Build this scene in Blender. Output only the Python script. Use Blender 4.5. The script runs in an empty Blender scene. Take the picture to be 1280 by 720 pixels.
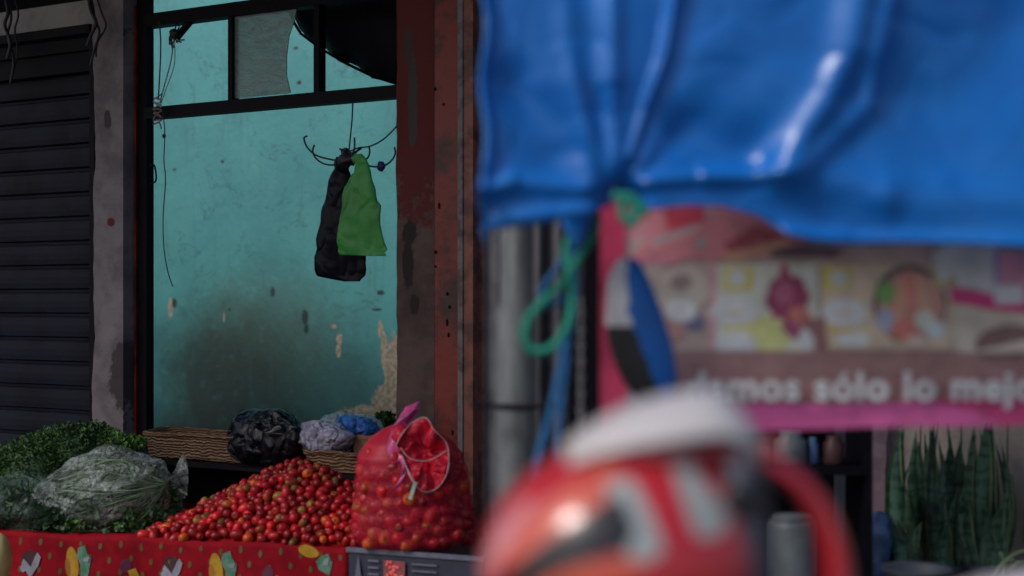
import bpy, math, random
from mathutils import Vector, Matrix, noise
random.seed(7)
R = math.radians
S = bpy.context.scene
COL = S.collection
F = 1777.8            # focal length in photo pixels (50 mm lens, 36 mm sensor, 1280 px)
HY = 375.0            # horizon row
CZ = 1.25             # eye height

def W(px, py, Y):     # a point at distance Y seen at photo column px, row py
    return Vector(((px-640)/F*Y, Y, CZ+(HY-py)/F*Y))
def mpp(Y): return Y/F

# shop front frame: local x runs along the front (to the right, coming nearer), local y goes inside
P0 = Vector((-.386, 4.9, 0)); TH = R(-30)
FM = Matrix.Translation(P0) @ Matrix.Rotation(TH, 4, 'Z')
FMI = FM.inverted()
CAML = FMI @ Vector((0, 0, CZ))
def L(px, py, n=0.0):
    d = (FMI.to_3x3() @ Vector(((px-640)/F, 1, (HY-py)/F)))
    t = (n-CAML.y)/d.y
    return CAML + d*t
def sx(px, n=0.0): return L(px, HY, n).x

# ------------------------------------------------------------------ materials
def lin(c):
    def f(v):
        v = v/255
        return v/12.92 if v <= .04045 else ((v+.055)/1.055)**2.4
    return (f(c[0]), f(c[1]), f(c[2]), 1)

class NT:
    def __init__(s, name):
        s.m = bpy.data.materials.new(name); s.m.use_nodes = True
        s.t = s.m.node_tree; s.n = s.t.nodes; s.l = s.t.links
        s.b = s.n['Principled BSDF']
        s.tc = s.n.new('ShaderNodeTexCoord')
    def link(s, a, b): s.l.new(a, b)
    def noise(s, scale, detail=4, rough=.6, vec=None, dist=0):
        n = s.n.new('ShaderNodeTexNoise'); n.inputs['Scale'].default_value = scale
        n.inputs['Detail'].default_value = detail; n.inputs['Roughness'].default_value = rough
        n.inputs['Distortion'].default_value = dist
        s.link(vec if vec else s.tc.outputs['Object'], n.inputs['Vector']); return n.outputs['Fac']
    def stretch(s, sc):
        m = s.n.new('ShaderNodeMapping'); m.inputs['Scale'].default_value = sc
        s.link(s.tc.outputs['Object'], m.inputs['Vector']); return m.outputs['Vector']
    def ramp(s, v, a, b, lo=0., hi=1., smooth=True):
        n = s.n.new('ShaderNodeMapRange'); n.inputs['From Min'].default_value = a; n.inputs['From Max'].default_value = b
        n.inputs['To Min'].default_value = lo; n.inputs['To Max'].default_value = hi
        if smooth: n.interpolation_type = 'SMOOTHSTEP'
        s.link(v, n.inputs['Value']); return n.outputs['Result']
    def math(s, op, a, b=None, c=None):
        n = s.n.new('ShaderNodeMath'); n.operation = op
        for i, v in enumerate((a, b, c)):
            if v is None: continue
            if isinstance(v, (int, float)): n.inputs[i].default_value = v
            else: s.link(v, n.inputs[i])
        return n.outputs[0]
    def mix(s, f, a, b):
        n = s.n.new('ShaderNodeMix'); n.data_type = 'RGBA'
        if isinstance(f, (int, float)): n.inputs[0].default_value = f
        else: s.link(f, n.inputs[0])
        for i, v in ((6, a), (7, b)):
            if isinstance(v, tuple): n.inputs[i].default_value = v
            else: s.link(v, n.inputs[i])
        return n.outputs[2]
    def ell(s, cx, cz, rx, rz, k=.35, sc=9, soft=.25):
        x = s.n.new('ShaderNodeSeparateXYZ'); s.link(s.tc.outputs['Object'], x.inputs[0])
        dx = s.math('MULTIPLY', s.math('SUBTRACT', x.outputs[0], cx), 1/rx)
        dz = s.math('MULTIPLY', s.math('SUBTRACT', x.outputs[2], cz), 1/rz)
        r = s.math('SQRT', s.math('ADD', s.math('MULTIPLY', dx, dx), s.math('MULTIPLY', dz, dz)))
        r = s.math('ADD', r, s.math('MULTIPLY', s.math('SUBTRACT', s.noise(sc, 6, .7), .5), k*2))
        return s.ramp(r, 1+soft, 1-soft)
    def bump(s, h, st=.3, d=.01):
        n = s.n.new('ShaderNodeBump'); n.inputs['Strength'].default_value = st; n.inputs['Distance'].default_value = d
        s.link(h, n.inputs['Height']); s.link(n.outputs[0], s.b.inputs['Normal'])
    def crease(s, scale, w=10, vec=None):
        a = s.math('ABSOLUTE', s.math('SUBTRACT', s.noise(scale, 1.5, .5, vec, .8), .5))
        b = s.math('ABSOLUTE', s.math('SUBTRACT', s.noise(scale*2.3, 1.5, .5, vec, .5), .5))
        return s.math('ADD', s.math('MINIMUM', s.math('MULTIPLY', a, w), 1.0), s.math('MULTIPLY', s.math('MINIMUM', s.math('MULTIPLY', b, w), 1.0), .5))
    def fin(s, col=None, rough=.7, **kw):
        if col is not None:
            if isinstance(col, tuple): s.b.inputs['Base Color'].default_value = col
            else: s.link(col, s.b.inputs['Base Color'])
        s.b.inputs['Roughness'].default_value = rough
        for k, v in kw.items(): s.b.inputs[k.replace('_', ' ')].default_value = v
        return s.m

def mat(name, c, rough=.7, var=.25, sc=14, bump=.2, bd=.004, c2=None, lo=.4, hi=.65, cr=0, **kw):
    t = NT(name); a = c if len(c) == 4 else (*c, 1)
    b = (c2 if c2 else tuple(x*(1-var) for x in a[:3])); b = b if len(b) == 4 else (*b, 1)
    f = t.noise(sc, 6, .65)
    if cr: t.bump(t.crease(cr), .9, bd)
    elif bump: t.bump(t.noise(sc*4, 5, .6), bump, bd)
    return t.fin(t.mix(t.ramp(f, lo, hi), a, b), rough, **kw)

M = {}
# teal back wall with soot stain, chips and bare plaster
def teal_mat():
    t = NT('teal_paint')
    n = 1.95
    base = t.mix(t.ramp(t.noise(2.2, 5, .6), .35, .7), (.112, .435, .44, 1), (.086, .36, .38, 1))
    base = t.mix(t.ramp(t.noise(30, 4, .7), .55, .8, 0, .25), base, (.2, .54, .56, 1))
    def e(px, py, rx, ry, **k):
        p = L(px, py, n); q = L(px+rx, py, n); w = L(px, py-ry, n)
        return t.ell(p.x, p.z, abs(q.x-p.x), abs(w.z-p.z), **k)
    soot = e(285, 480, 90, 95, k=.55, sc=6, soft=.55)
    base = t.mix(t.math('MULTIPLY', soot, .85), base, (.045, .052, .04, 1))
    s2 = e(390, 490, 110, 75, k=.7, sc=5, soft=.6)
    base = t.mix(t.math('MULTIPLY', s2, .6), base, (.06, .1, .09, 1))
    s3 = e(340, 400, 80, 60, k=.9, sc=7, soft=.7)
    base = t.mix(t.math('MULTIPLY', s3, .5), base, (.09, .14, .10, 1))
    grime = t.ramp(t.noise(4, 6, .7, t.stretch((2.5, 1, .5))), .52, .75, 0, .35)
    base = t.mix(grime, base, (.07, .19, .19, 1))
    base = t.mix(t.ramp(t.noise(14, 8, .75), .54, .7, 0, .22), base, (.2, .52, .5, 1))
    base = t.mix(t.ramp(t.noise(9, 8, .8, t.stretch((1, 1, 1.7))), .62, .70, 0, .5), base, (.07, .24, .27, 1))
    crk = t.math('ABSOLUTE', t.math('SUBTRACT', t.noise(2.2, 6, .55, None, .6), .5))
    base = t.mix(t.ramp(crk, .001, .005, .55, 0), base, (.05, .16, .17, 1))
    drip = t.ramp(t.noise(14, 4, .6, t.stretch((1.6, 1, .09))), .56, .72, 0, .3)
    base = t.mix(drip, base, (.08, .24, .24, 1))
    # darker band along the foot of the wall
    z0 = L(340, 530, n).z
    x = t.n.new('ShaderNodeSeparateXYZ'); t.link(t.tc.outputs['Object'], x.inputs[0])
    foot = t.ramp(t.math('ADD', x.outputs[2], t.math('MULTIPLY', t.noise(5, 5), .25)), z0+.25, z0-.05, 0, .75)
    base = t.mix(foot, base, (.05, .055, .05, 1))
    bare = (.62, .54, .42, 1)
    bare = t.mix(t.ramp(t.noise(40, 5), .4, .6), bare, (.36, .3, .22, 1))
    for (px, py, rx, ry) in ((494, 470, 14, 50), (475, 412, 3.5, 10), (480, 437, 4.5, 22), (462, 520, 40, 13), (496, 505, 30, 30),
                             (424, 424, 4, 8), (423, 438, 3, 9), (280, 397, 1, 7), (213, 385, 3, 12), (417, 408, 4, 2.5)):
        base = t.mix(e(px, py, rx, ry, k=.55, sc=26, soft=.05), base, bare)
    for (px, py, rx, ry) in ((278, 202, 2, 2.4), (218, 212, 2, 2), (218, 379, 3, 6), (287, 387, 2, 2), (476, 366, 5, 3), (471, 387, 6, 1.6),
                             (381, 396, 4, 9), (383, 410, 3, 6), (341, 365, 3, 6), (205, 170, 2.6, 2.6), (370, 60, 3, 2), (374, 103, 3, 3)):
        base = t.mix(e(px, py, rx, ry, k=.8, sc=75, soft=.25), base, (.04, .06, .07, 1))
    t.bump(t.noise(12, 8, .75), .4, .012)
    return t.fin(base, .6)
M['teal'] = teal_mat()

def pillar_mat(name, a, b, patches, pc, n=0., more=()):
    t = NT(name)
    base = t.mix(t.ramp(t.noise(7, 7, .65), .35, .65), a, b)
    base = t.mix(t.ramp(t.noise(45, 5, .7), .6, .75, 0, .5), base, tuple(v*.4 for v in a[:3])+(1,))
    for (px, py, rx, ry, pc) in [(*q, pc) for q in patches]+list(more):
        p = L(px, py, n); q = L(px+rx, py, n); w = L(px, py-ry, n)
        base = t.mix(t.ell(p.x, p.z, abs(q.x-p.x), abs(w.z-p.z), k=.75, sc=24, soft=.12), base, pc)
    t.bump(t.noise(20, 7, .7), .5, .01)
    return t.fin(base, .85)
M['plaster'] = pillar_mat('mauve_plaster', (.32, .28, .29, 1), (.19, .165, .18, 1), [(162, 470, 17, 42), (172, 530, 10, 50), (178, 60, 10, 40), (140, 150, 5, 12)], (.085, .07, .075, 1), more=[(146, 278, 5, 6, (.16, .03, .02, 1)), (176, 130, 7, 60, (.13, .02, .02, 1)), (179, 250, 6, 90, (.12, .02, .02, 1)), (181, 400, 4, 120, (.07, .03, .035, 1)), (168, 40, 7, 14, (.05, .045, .05, 1))])
M['concrete'] = pillar_mat('bare_concrete', (.15, .095, .08, 1), (.085, .05, .046, 1), [(522, 40, 60, 235)], (.14, .022, .018, 1), more=[(520, 130, 6, 60, (.08, .06, .055, 1)), (514, 330, 7, 30, (.03, .02, .02, 1)), (516, 290, 9, 14, (.03, .022, .02, 1)), (522, 380, 5, 12, (.035, .022, .02, 1)), (515, 60, 5, 25, (.07, .05, .045, 1))])
M['rust'] = mat('rusty_red_paint', (.25, .018, .012), .45, sc=7, c2=(.06, .008, .01), lo=.42, hi=.62, bump=.4)
M['rustlight'] = mat('worn_red_edge', (.32, .1, .07), .5, sc=16, c2=(.12, .04, .03))
M['greyedge'] = mat('worn_grey_edge', (.22, .19, .19), .55, sc=16, c2=(.1, .06, .06))
M['iron'] = mat('dark_iron', (.006, .005, .010), .6, sc=20, Specular_IOR_Level=.15)
M['shutter'] = mat('shutter_steel', (.018, .020, .038), .55, sc=4, c2=(.009, .009, .018), bump=.1, Specular_IOR_Level=.15)
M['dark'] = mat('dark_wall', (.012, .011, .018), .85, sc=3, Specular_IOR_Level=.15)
M['floor'] = mat('street_concrete', (.12, .115, .12), .9, sc=3, c2=(.07, .065, .07))
M['court'] = mat('yard_concrete', (.14, .13, .12), .9, sc=3, c2=(.08, .07, .07))
M['white'] = mat('white_paint', (.5, .48, .5), .6, sc=8, c2=(.35, .33, .36))
M['blackbag'] = mat('black_plastic_film', (.005, .005, .011), .33, sc=12, cr=5, bd=.02, Specular_IOR_Level=.35)
M['inkbag'] = mat('ink_black_film', (.006, .006, .014), .36, sc=8, cr=4, bd=.008, Specular_IOR_Level=.12)
M['blacksheet'] = mat('black_sheet', (.012, .012, .02), .6, sc=6, bump=.5, Specular_IOR_Level=.15)
M['navy'] = mat('navy_plastic', (.03, .035, .07), .45, sc=8)
M['crate'] = mat('crate_plastic', (.035, .04, .07), .5, sc=8)
M['cratelight'] = mat('crate_print', (.16, .17, .24), .5, sc=20)
M['wood'] = mat('stall_wood', (.25, .14, .07), .8, sc=10, c2=(.12, .06, .035))
M['wicker'] = None
M['card'] = mat('brown_cardboard', (.26, .13, .07), .85, sc=10)
def streaky(name, a, b):
    t = NT(name); c = t.mix(t.ramp(t.noise(30, 5, .7, t.stretch((1, 1, .12))), .35, .65), a, b)
    return t.fin(t.mix(t.ramp(t.noise(6, 6, .7), .55, .7, 0, .6), c, (.05, .045, .05, 1)), .65)
M['grey'] = streaky('grey_pipe', (.2, .225, .235, 1), (.09, .1, .11, 1))
M['corr'] = mat('corrugated_grey', (.10, .10, .115), .5, sc=5, c2=(.05, .048, .06))
M['green_rope'] = mat('green_rope', (.012, .34, .23), .55, sc=60, bump=.6)
M['blue_rope'] = mat('blue_rope', (.012, .16, .42), .55, sc=60, bump=.6)
M['crimson'] = mat('crimson_print', (.36, .008, .06), .5, sc=5, var=.15, bump=.05)
M['pinkrib'] = mat('pink_ribbon', (.8, .1, .35), .3, sc=30, var=.4)
M['whitestring'] = mat('white_string', (.7, .5, .52), .6, sc=30)
M['tag'] = mat('pale_tag', (.55, .66, .55), .5)
M['herb'] = mat('parsley_leaf', (.035, .10, .016), .65, sc=40, c2=(.014, .05, .010), bump=0)
M['herbpale'] = mat('bright_leaf', (.12, .26, .035), .55, sc=40, c2=(.05, .14, .02), bump=0)
M['greens'] = mat('dull_leaf', (.07, .15, .06), .6, sc=30, c2=(.025, .065, .03), bump=0)
M['stem'] = mat('pale_stem', (.2, .29, .16), .5, sc=30, bump=0)
M['melon'] = mat('mango_skin', (.62, .5, .2), .4, sc=10, c2=(.45, .36, .14), bump=.05)
M['beige'] = pillar_mat('beige_wall', (.58, .49, .42, 1), (.40, .33, .29, 1), [], (0, 0, 0, 1))
M['chain'] = mat('chain_steel', (.4, .4, .42), .4, Metallic=.6)
M['wire'] = mat('wire_cover', (.035, .03, .045), .5)
M['wirepink'] = mat('old_cable', (.3, .2, .22), .6)
M['purple'] = mat('purple_clip', (.06, .04, .2), .4)
M['skyplastic'] = mat('pale_blue_film', (.3, .38, .42), .35, sc=18, c2=(.2, .26, .3), cr=9, bd=.012)
M['lilac'] = mat('lilac_film', (.42, .4, .52), .35, sc=18, c2=(.26, .25, .36), cr=9, bd=.012)
M['bluefilm'] = mat('blue_film', (.015, .15, .5), .4, sc=18, c2=(.01, .07, .3), cr=9, bd=.012)
M['peach'] = mat('peach_plastic', (.6, .3, .18), .5)
M['jean'] = mat('blue_film_dull', (.08, .16, .34), .6, sc=20, c2=(.04, .08, .2))
M['pinksack'] = mat('dusty_pink_cloth', (.28, .2, .24), .8, sc=20)
M['potgrey'] = mat('grey_pot', (.05, .06, .085), .6, sc=10)
M['greybox'] = mat('grey_canister', (.17, .2, .22), .5, sc=6, c2=(.1, .12, .135))
M['blackrub'] = mat('black_rubber', (.02, .02, .024), .7, sc=20)
M['helmgrey'] = mat('helmet_lining', (.09, .09, .12), .8, sc=20)
M['seatblack'] = mat('seat_vinyl', (.02, .02, .025), .5, sc=40)
M['fair'] = mat('white_fairing', (.75, .72, .74), .25, var=.05, bump=0)
M['ovalblue'] = mat('oval_blue', (.01, .13, .5), .35, var=.1, sc=4, bump=.05)
M['ovalwhite'] = mat('oval_white', (.62, .6, .62), .4, var=.08, sc=4, bump=.05)

def wicker():
    t = NT('woven_reed')
    w = t.n.new('ShaderNodeTexWave'); w.bands_direction = 'Z'; w.inputs['Scale'].default_value = 30; w.inputs['Distortion'].default_value = 7
    w.inputs['Detail'].default_value = 3
    t.link(t.tc.outputs['Object'], w.inputs['Vector'])
    c = t.mix(w.outputs['Fac'], (.09, .045, .025, 1), (.36, .2, .1, 1))
    c = t.mix(t.ramp(t.noise(8, 4), .5, .7, 0, .6), c, (.1, .05, .03, 1))
    t.bump(w.outputs['Fac'], .8, .01)
    return t.fin(c, .7)
M['wicker'] = wicker()

def tomato_mat(name, a, b):
    t = NT(name)
    g = t.n.new('ShaderNodeObjectInfo')
    c = t.mix(t.ramp(t.noise(28, 3), .4, .65), a, b)
    h = t.n.new('ShaderNodeHueSaturation'); t.link(c, h.inputs['Color'])
    t.link(t.ramp(g.outputs['Random'], 0, 1, .45, 1.35, False), h.inputs['Value'])
    return t.fin(h.outputs[0], .36, Specular_IOR_Level=.4)
TOM = [tomato_mat('tomato_red', (.52, .010, .018, 1), (.60, .018, .02, 1)),
       tomato_mat('tomato_deep', (.34, .006, .016, 1), (.46, .012, .018, 1)),
       tomato_mat('tomato_orange', (.55, .1, .015, 1), (.5, .04, .015, 1)),
       tomato_mat('tomato_green', (.2, .15, .03, 1), (.45, .05, .02, 1))]
CALYX = mat('calyx_green', (.07, .12, .03), .6, bump=0)

def net_mat():
    t = NT('red_net')
    v = t.stretch((1, 1, 1))
    w1 = t.n.new('ShaderNodeTexVoronoi'); w1.feature = 'DISTANCE_TO_EDGE'; w1.inputs['Scale'].default_value = 230
    t.link(v, w1.inputs['Vector'])
    thread = t.ramp(w1.outputs['Distance'], .04, .13, .85, .08)
    x = t.n.new('ShaderNodeSeparateXYZ'); t.link(t.tc.outputs['Object'], x.inputs[0])
    fold = t.ramp(t.math('ADD', x.outputs[2], t.math('MULTIPLY', t.noise(7, 4), .14)), .27, .38, .0, .8)
    col = t.ramp(t.noise(30, 3, .5, t.stretch((1, 1, .25))), .5, .75, 0, .3)
    f = t.math('MAXIMUM', thread, t.math('ADD', fold, col))
    f = t.math('MINIMUM', f, 1.0)
    tr = t.n.new('ShaderNodeBsdfTransparent'); mx = t.n.new('ShaderNodeMixShader')
    t.link(f, mx.inputs[0]); t.link(tr.outputs[0], mx.inputs[1]); t.link(t.b.outputs[0], mx.inputs[2])
    t.link(mx.outputs[0], t.n['Material Output'].inputs['Surface'])
    return t.fin((.62, .012, .05, 1), .5)
M['net'] = net_mat()
M['netsolid'] = mat('red_net_folds', (.75, .012, .05), .5, sc=40, c2=(.6, .008, .04), cr=9, bd=.006)

def film(name, col, k0, k1, sc=12, bs=.9):
    t = NT(name)
    f = t.ramp(t.noise(sc, 5, .6, t.stretch((.6, .9, 1.7)), .5), .40, .66, k0, k1)
    t.bump(t.crease(sc*.9), bs, .012)
    tr = t.n.new('ShaderNodeBsdfTransparent'); mx = t.n.new('ShaderNodeMixShader')
    t.link(f, mx.inputs[0]); t.link(tr.outputs[0], mx.inputs[1]); t.link(t.b.outputs[0], mx.inputs[2])
    t.link(mx.outputs[0], t.n['Material Output'].inputs['Surface'])
    return t.fin(col, .28)
M['clear'] = film('clear_bag_film', (.58, .66, .64, 1), .10, .55, 15)
M['cleardark'] = film('dusty_bag_film', (.14, .22, .2, 1), .06, .38)
M['glass'] = film('dusty_pane', (.24, .36, .34, 1), .62, .8, 30, .1)
M['visor'] = film('clear_visor', (.8, .76, .76, 1), .66, .8, 5, .0)

def tarp_mat():
    t = NT('blue_tarpaulin')
    c = t.mix(t.ramp(t.noise(3.5, 6, .6), .35, .7), (.004, .145, .56, 1), (.008, .185, .64, 1))
    c = t.mix(t.ramp(t.noise(2.1, 7, .7), .5, .75, 0, .3), c, (.05, .24, .58, 1))
    w = t.n.new('ShaderNodeTexNoise'); w.inputs['Scale'].default_value = 9
    t.link(t.stretch((1.3, 1, 1)), w.inputs['Vector'])
    t.bump(t.crease(3.2, 7), .35, .012)
    return t.fin(c, .27)
M['tarp'] = tarp_mat()

def snake_mat():
    t = NT('snake_leaf')
    w = t.n.new('ShaderNodeTexWave'); w.bands_direction = 'Z'; w.inputs['Scale'].default_value = 9; w.inputs['Distortion'].default_value = 9
    w.inputs['Detail'].default_value = 4; w.inputs['Detail Scale'].default_value = 2.5
    t.link(t.tc.outputs['Object'], w.inputs['Vector'])
    c = t.mix(t.ramp(w.outputs['Fac'], .3, .7), (.026, .07, .045, 1), (.06, .15, .085, 1))
    g = t.n.new('ShaderNodeObjectInfo')
    c = t.mix(t.ramp(t.noise(26, 4, .6, t.stretch((1.5, 1.5, .12))), .45, .65, 0, .7), c, (.10, .19, .13, 1))
    h = t.n.new('ShaderNodeHueSaturation'); t.link(c, h.inputs['Color']); t.link(t.ramp(g.outputs['Random'], 0, 1, .45, 1.3, False), h.inputs['Value'])
    return t.fin(h.outputs[0], .42)
M['snake'] = snake_mat()
M['snakeedge'] = mat('leaf_edge', (.3, .36, .16), .5, bump=0)

_pc = {}
def pm(c, rough=.5):       # print colour from sRGB
    c = tuple(min(252, int(v*1.02+64)) for v in c); k = (tuple(c), rough)
    if k not in _pc:
        _pc[k] = mat('print_ink_%02x%02x%02x' % tuple(c), lin(c)[:3], rough, var=.22, sc=22, bump=0)
    return _pc[k]

# ------------------------------------------------------------------ mesh builder
class MB:
    def __init__(s): s.v = []; s.f = []; s.m = []; s.mats = []; s.sm = []
    def mi(s, m):
        if m not in s.mats: s.mats.append(m)
        return s.mats.index(m)
    def add(s, vs, fs, m, smooth=False):
        o = len(s.v); s.v += [Vector(v) for v in vs]; k = s.mi(m)
        for f in fs: s.f.append([i+o for i in f]); s.m.append(k); s.sm.append(smooth)
    def box(s, a, b, m, bev=0, rot=None, piv=None):
        x0, y0, z0 = [min(a[i], b[i]) for i in range(3)]; x1, y1, z1 = [max(a[i], b[i]) for i in range(3)]
        vs = [Vector(p) for p in ((x0,y0,z0),(x1,y0,z0),(x1,y1,z0),(x0,y1,z0),(x0,y0,z1),(x1,y0,z1),(x1,y1,z1),(x0,y1,z1))]
        if rot is not None:
            c = Vector(piv) if piv else Vector(((x0+x1)/2, (y0+y1)/2, (z0+z1)/2)); vs = [c+rot@(v-c) for v in vs]
        s.add(vs, [(0,3,2,1),(4,5,6,7),(0,1,5,4),(1,2,6,5),(2,3,7,6),(3,0,4,7)], m)
    def grid(s, fn, nu, nv, m, closeu=False, smooth=True, mf=None):
        vs = [fn(i/(nu if closeu else nu), j/nv) for j in range(nv+1) for i in range(nu+(0 if closeu else 1))]
        w = nu if closeu else nu+1
        o = len(s.v); s.v += [Vector(v) for v in vs]
        for j in range(nv):
            for i in range(nu):
                i2 = (i+1) % w if closeu else i+1
                f = [o+j*w+i, o+j*w+i2, o+(j+1)*w+i2, o+(j+1)*w+i]
                mm = m
                if mf:
                    c = sum((s.v[q] for q in f), Vector())/4; mm = mf(c)
                    if mm is None: continue
                s.f.append(f); s.m.append(s.mi(mm)); s.sm.append(smooth)
    def tube(s, pts, r, m, n=8, cap=True):
        pts = [Vector(p) for p in pts]; rs = r if isinstance(r, (list, tuple)) else [r]*len(pts)
        o = len(s.v); k = s.mi(m); up = None
        for i, p in enumerate(pts):
            d = (pts[min(i+1, len(pts)-1)]-pts[max(i-1, 0)]).normalized()
            if up is None: up = d.orthogonal().normalized()
            a = (up-d*up.dot(d)); a = a.normalized() if a.length > 1e-6 else d.orthogonal().normalized(); up = a; b = d.cross(a)
            for q in range(n):
                t = 2*math.pi*q/n; s.v.append(p+(a*math.cos(t)+b*math.sin(t))*rs[i])
        for i in range(len(pts)-1):
            for q in range(n):
                s.f.append([o+i*n+q, o+i*n+(q+1) % n, o+(i+1)*n+(q+1) % n, o+(i+1)*n+q]); s.m.append(k); s.sm.append(True)
        if cap:
            s.f.append([o+q for q in range(n)][::-1]); s.m.append(k); s.sm.append(False)
            e = o+(len(pts)-1)*n; s.f.append([e+q for q in range(n)]); s.m.append(k); s.sm.append(False)
    def ell(s, c, r, m, nu=20, nv=12, nz=0, ns=3, smooth=True, sq=1.0, mf=None):
        c = Vector(c)
        def fn(u, v):
            th = 2*math.pi*u; ph = math.pi*(v-.5)
            d = Vector((math.cos(ph)*math.cos(th), math.cos(ph)*math.sin(th), math.sin(ph)))
            d = Vector([math.copysign(abs(q)**sq, q) for q in d])
            k = 1+(nz*noise.noise(d*ns+c*7) if nz else 0)
            return c+Vector((d.x*r[0]*k, d.y*r[1]*k, d.z*r[2]*k))
        s.grid(fn, nu, nv, m, closeu=True, smooth=smooth, mf=mf)
    def poly(s, pts, m, th=None):          # flat or extruded polygon; th = offset vector
        n = len(pts); pts = [Vector(p) for p in pts]
        if th is None: s.add(pts, [tuple(range(n))], m); return
        th = Vector(th); q = [p+th for p in pts]
        s.add(pts+q, [tuple(range(n))[::-1], tuple(range(n, 2*n))]+[(i, (i+1) % n, n+(i+1) % n, n+i) for i in range(n)], m)
    def build(s, name, parent=None, loc=None, rotz=None, mw=None):
        me = bpy.data.meshes.new(name); me.from_pydata([tuple(v) for v in s.v], [], s.f)
        for m in s.mats: me.materials.append(m)
        me.polygons.foreach_set('material_index', s.m); me.polygons.foreach_set('use_smooth', s.sm); me.update()
        o = bpy.data.objects.new(name, me); COL.objects.link(o)
        if parent: o.parent = parent
        if mw is not None: o.matrix_world = mw
        return o

def tag(o, label=None, cat=None, group=None, kind=None):
    if label: o['label'] = label
    if cat: o['category'] = cat
    if group: o['group'] = group
    if kind: o['kind'] = kind
    return o
def empty(name, mw=None, loc=None, **k):
    o = bpy.data.objects.new(name, None); COL.objects.link(o); o.empty_display_size = .1
    if mw is not None: o.matrix_world = mw
    if loc is not None: o.location = loc
    return tag(o, **k)
def recenter(o):
    """put a mesh object's origin at the foot of its mesh"""
    me = o.data; n = len(me.vertices)
    lo = [min(v.co[i] for v in me.vertices) for i in range(3)]; hi = [max(v.co[i] for v in me.vertices) for i in range(3)]
    c = Vector(((lo[0]+hi[0])/2, (lo[1]+hi[1])/2, lo[2])); me.transform(Matrix.Translation(-c)); o.matrix_world = o.matrix_world @ Matrix.Translation(c)
    return o
def smoothpath(pts, n=6):
    pts = [Vector(p) for p in pts]; out = []
    for i in range(len(pts)-1):
        p0 = pts[max(i-1, 0)]; p1 = pts[i]; p2 = pts[i+1]; p3 = pts[min(i+2, len(pts)-1)]
        for k in range(n):
            t = k/n
            out.append(.5*((2*p1)+(p2-p0)*t+(2*p0-5*p1+4*p2-p3)*t*t+(3*p1-p0-3*p2+p3)*t**3))
    out.append(pts[-1]); return out

def rows_interp(rows, py):
    for a, b in zip(rows, rows[1:]):
        if a[0] <= py <= b[0]:
            t = (py-a[0])/(b[0]-a[0]); t2 = t
            return [a[i]+(b[i]-a[i])*t2 for i in range(1, len(a))]
    return rows[-1][1:] if py > rows[-1][0] else rows[0][1:]

def crumple(mb, P, rows, thick, m, nu=26, nv=30, nz=.02, ns=14, fold=None):
    """closed lumpy bag: P(px, py, off) gives the point; rows = (py, left, right); thick(v) half depth"""
    y0, y1 = rows[0][0], rows[-1][0]
    def fn(u, v):
        py = y0+(y1-y0)*v; l, r = rows_interp(rows, py); a = 2*math.pi*u
        c = (l+r)/2; h = (r-l)/2
        off = -math.sin(a)*thick(v)
        p = P(c-math.cos(a)*h, py, off)
        q = noise.noise_vector(p*ns)*nz + noise.noise_vector(p*ns*3)*nz*.4
        return p+q*min(1, 6*min(v, 1-v)+.25)
    mb.grid(fn, nu, nv, m, closeu=True)
    w = nu
    return mb

# ------------------------------------------------------------------ setting
mb = MB(); mb.box((-60, -60, -.2), (60, 60, 0), M['floor'])
o = mb.build('street_ground'); tag(o, kind='structure')
def fbox(mb, px0, px1, z0, z1, n0, n1, m, at=None):
    a = n0 if at is None else at
    mb.box((sx(px0, a), n0, z0), (sx(px1, a), n1, z1), m)
TOPZ = 3.3
# yard floor behind the doorway
mb = MB(); mb.box((-6.2, .13, -.1), (.33, 1.94, .006), M['court'])
o = mb.build('yard_floor', mw=FM); tag(o, kind='structure')
# teal wall
mb = MB(); mb.grid(lambda u, v: Vector((-6.2+6.53*u, 1.95, 3.0*v)), 2, 2, M['teal'], smooth=False)
mb.box((-6.2, 1.954, 0), (.33, 2.1, 3.0), M['dark'])
o = mb.build('yard_wall', mw=FM); tag(o, 'turquoise painted plaster wall with soot stain and peeling corner behind the doorway', 'wall')
mb = MB(); mb.box((-6.35, .13, 0), (-6.21, 2.1, 3.0), M['teal']); 
o = mb.build('side_wall', mw=FM); tag(o, 'turquoise side wall hidden deep behind the shutter bay', 'wall')
mb = MB(); mb.box((.34, .13, 0), (.46, 3.2, 2.9), M['dark'])
o = mb.build('party_wall', mw=FM); tag(o, 'dark party wall between the yard doorway and the next bay', 'wall')

# left pillar of mauve plaster, uneven edges
x0, x1 = sx(124), sx(161)
mb = MB()
def pil(x0, x1, y0, y1, z1, m, wob, nz=70, seed=0):
    cs = [(x0, y1), (x0, y0), (x1, y0), (x1, y1)]
    def fn(u, v):
        z = z1*v; k = u*4; i = int(min(k, 3.999)); t = k-i
        seq = cs+[cs[0]]; a = Vector(seq[i]); b = Vector(seq[i+1]); p = a+(b-a)*t
        w = noise.noise(Vector((p.x*4+seed, p.y*4, z*5)))*wob+noise.noise(Vector((p.x*9+seed, p.y*9, z*17)))*wob*.5
        c = Vector(((x0+x1)/2, (y0+y1)/2)); d = (p-c); d.normalize()
        return Vector((p.x+d.x*w, p.y+d.y*w, z))
    mb.grid(fn, 16, nz, m, closeu=True, smooth=False)
pil(x0, x1, -.03, .12, 2.75, M['plaster'], .012)
o = mb.build('plaster_pillar', mw=FM); tag(o, 'mauve plastered pillar with chipped edges between the shutter and the doorway', 'pillar')

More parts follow.
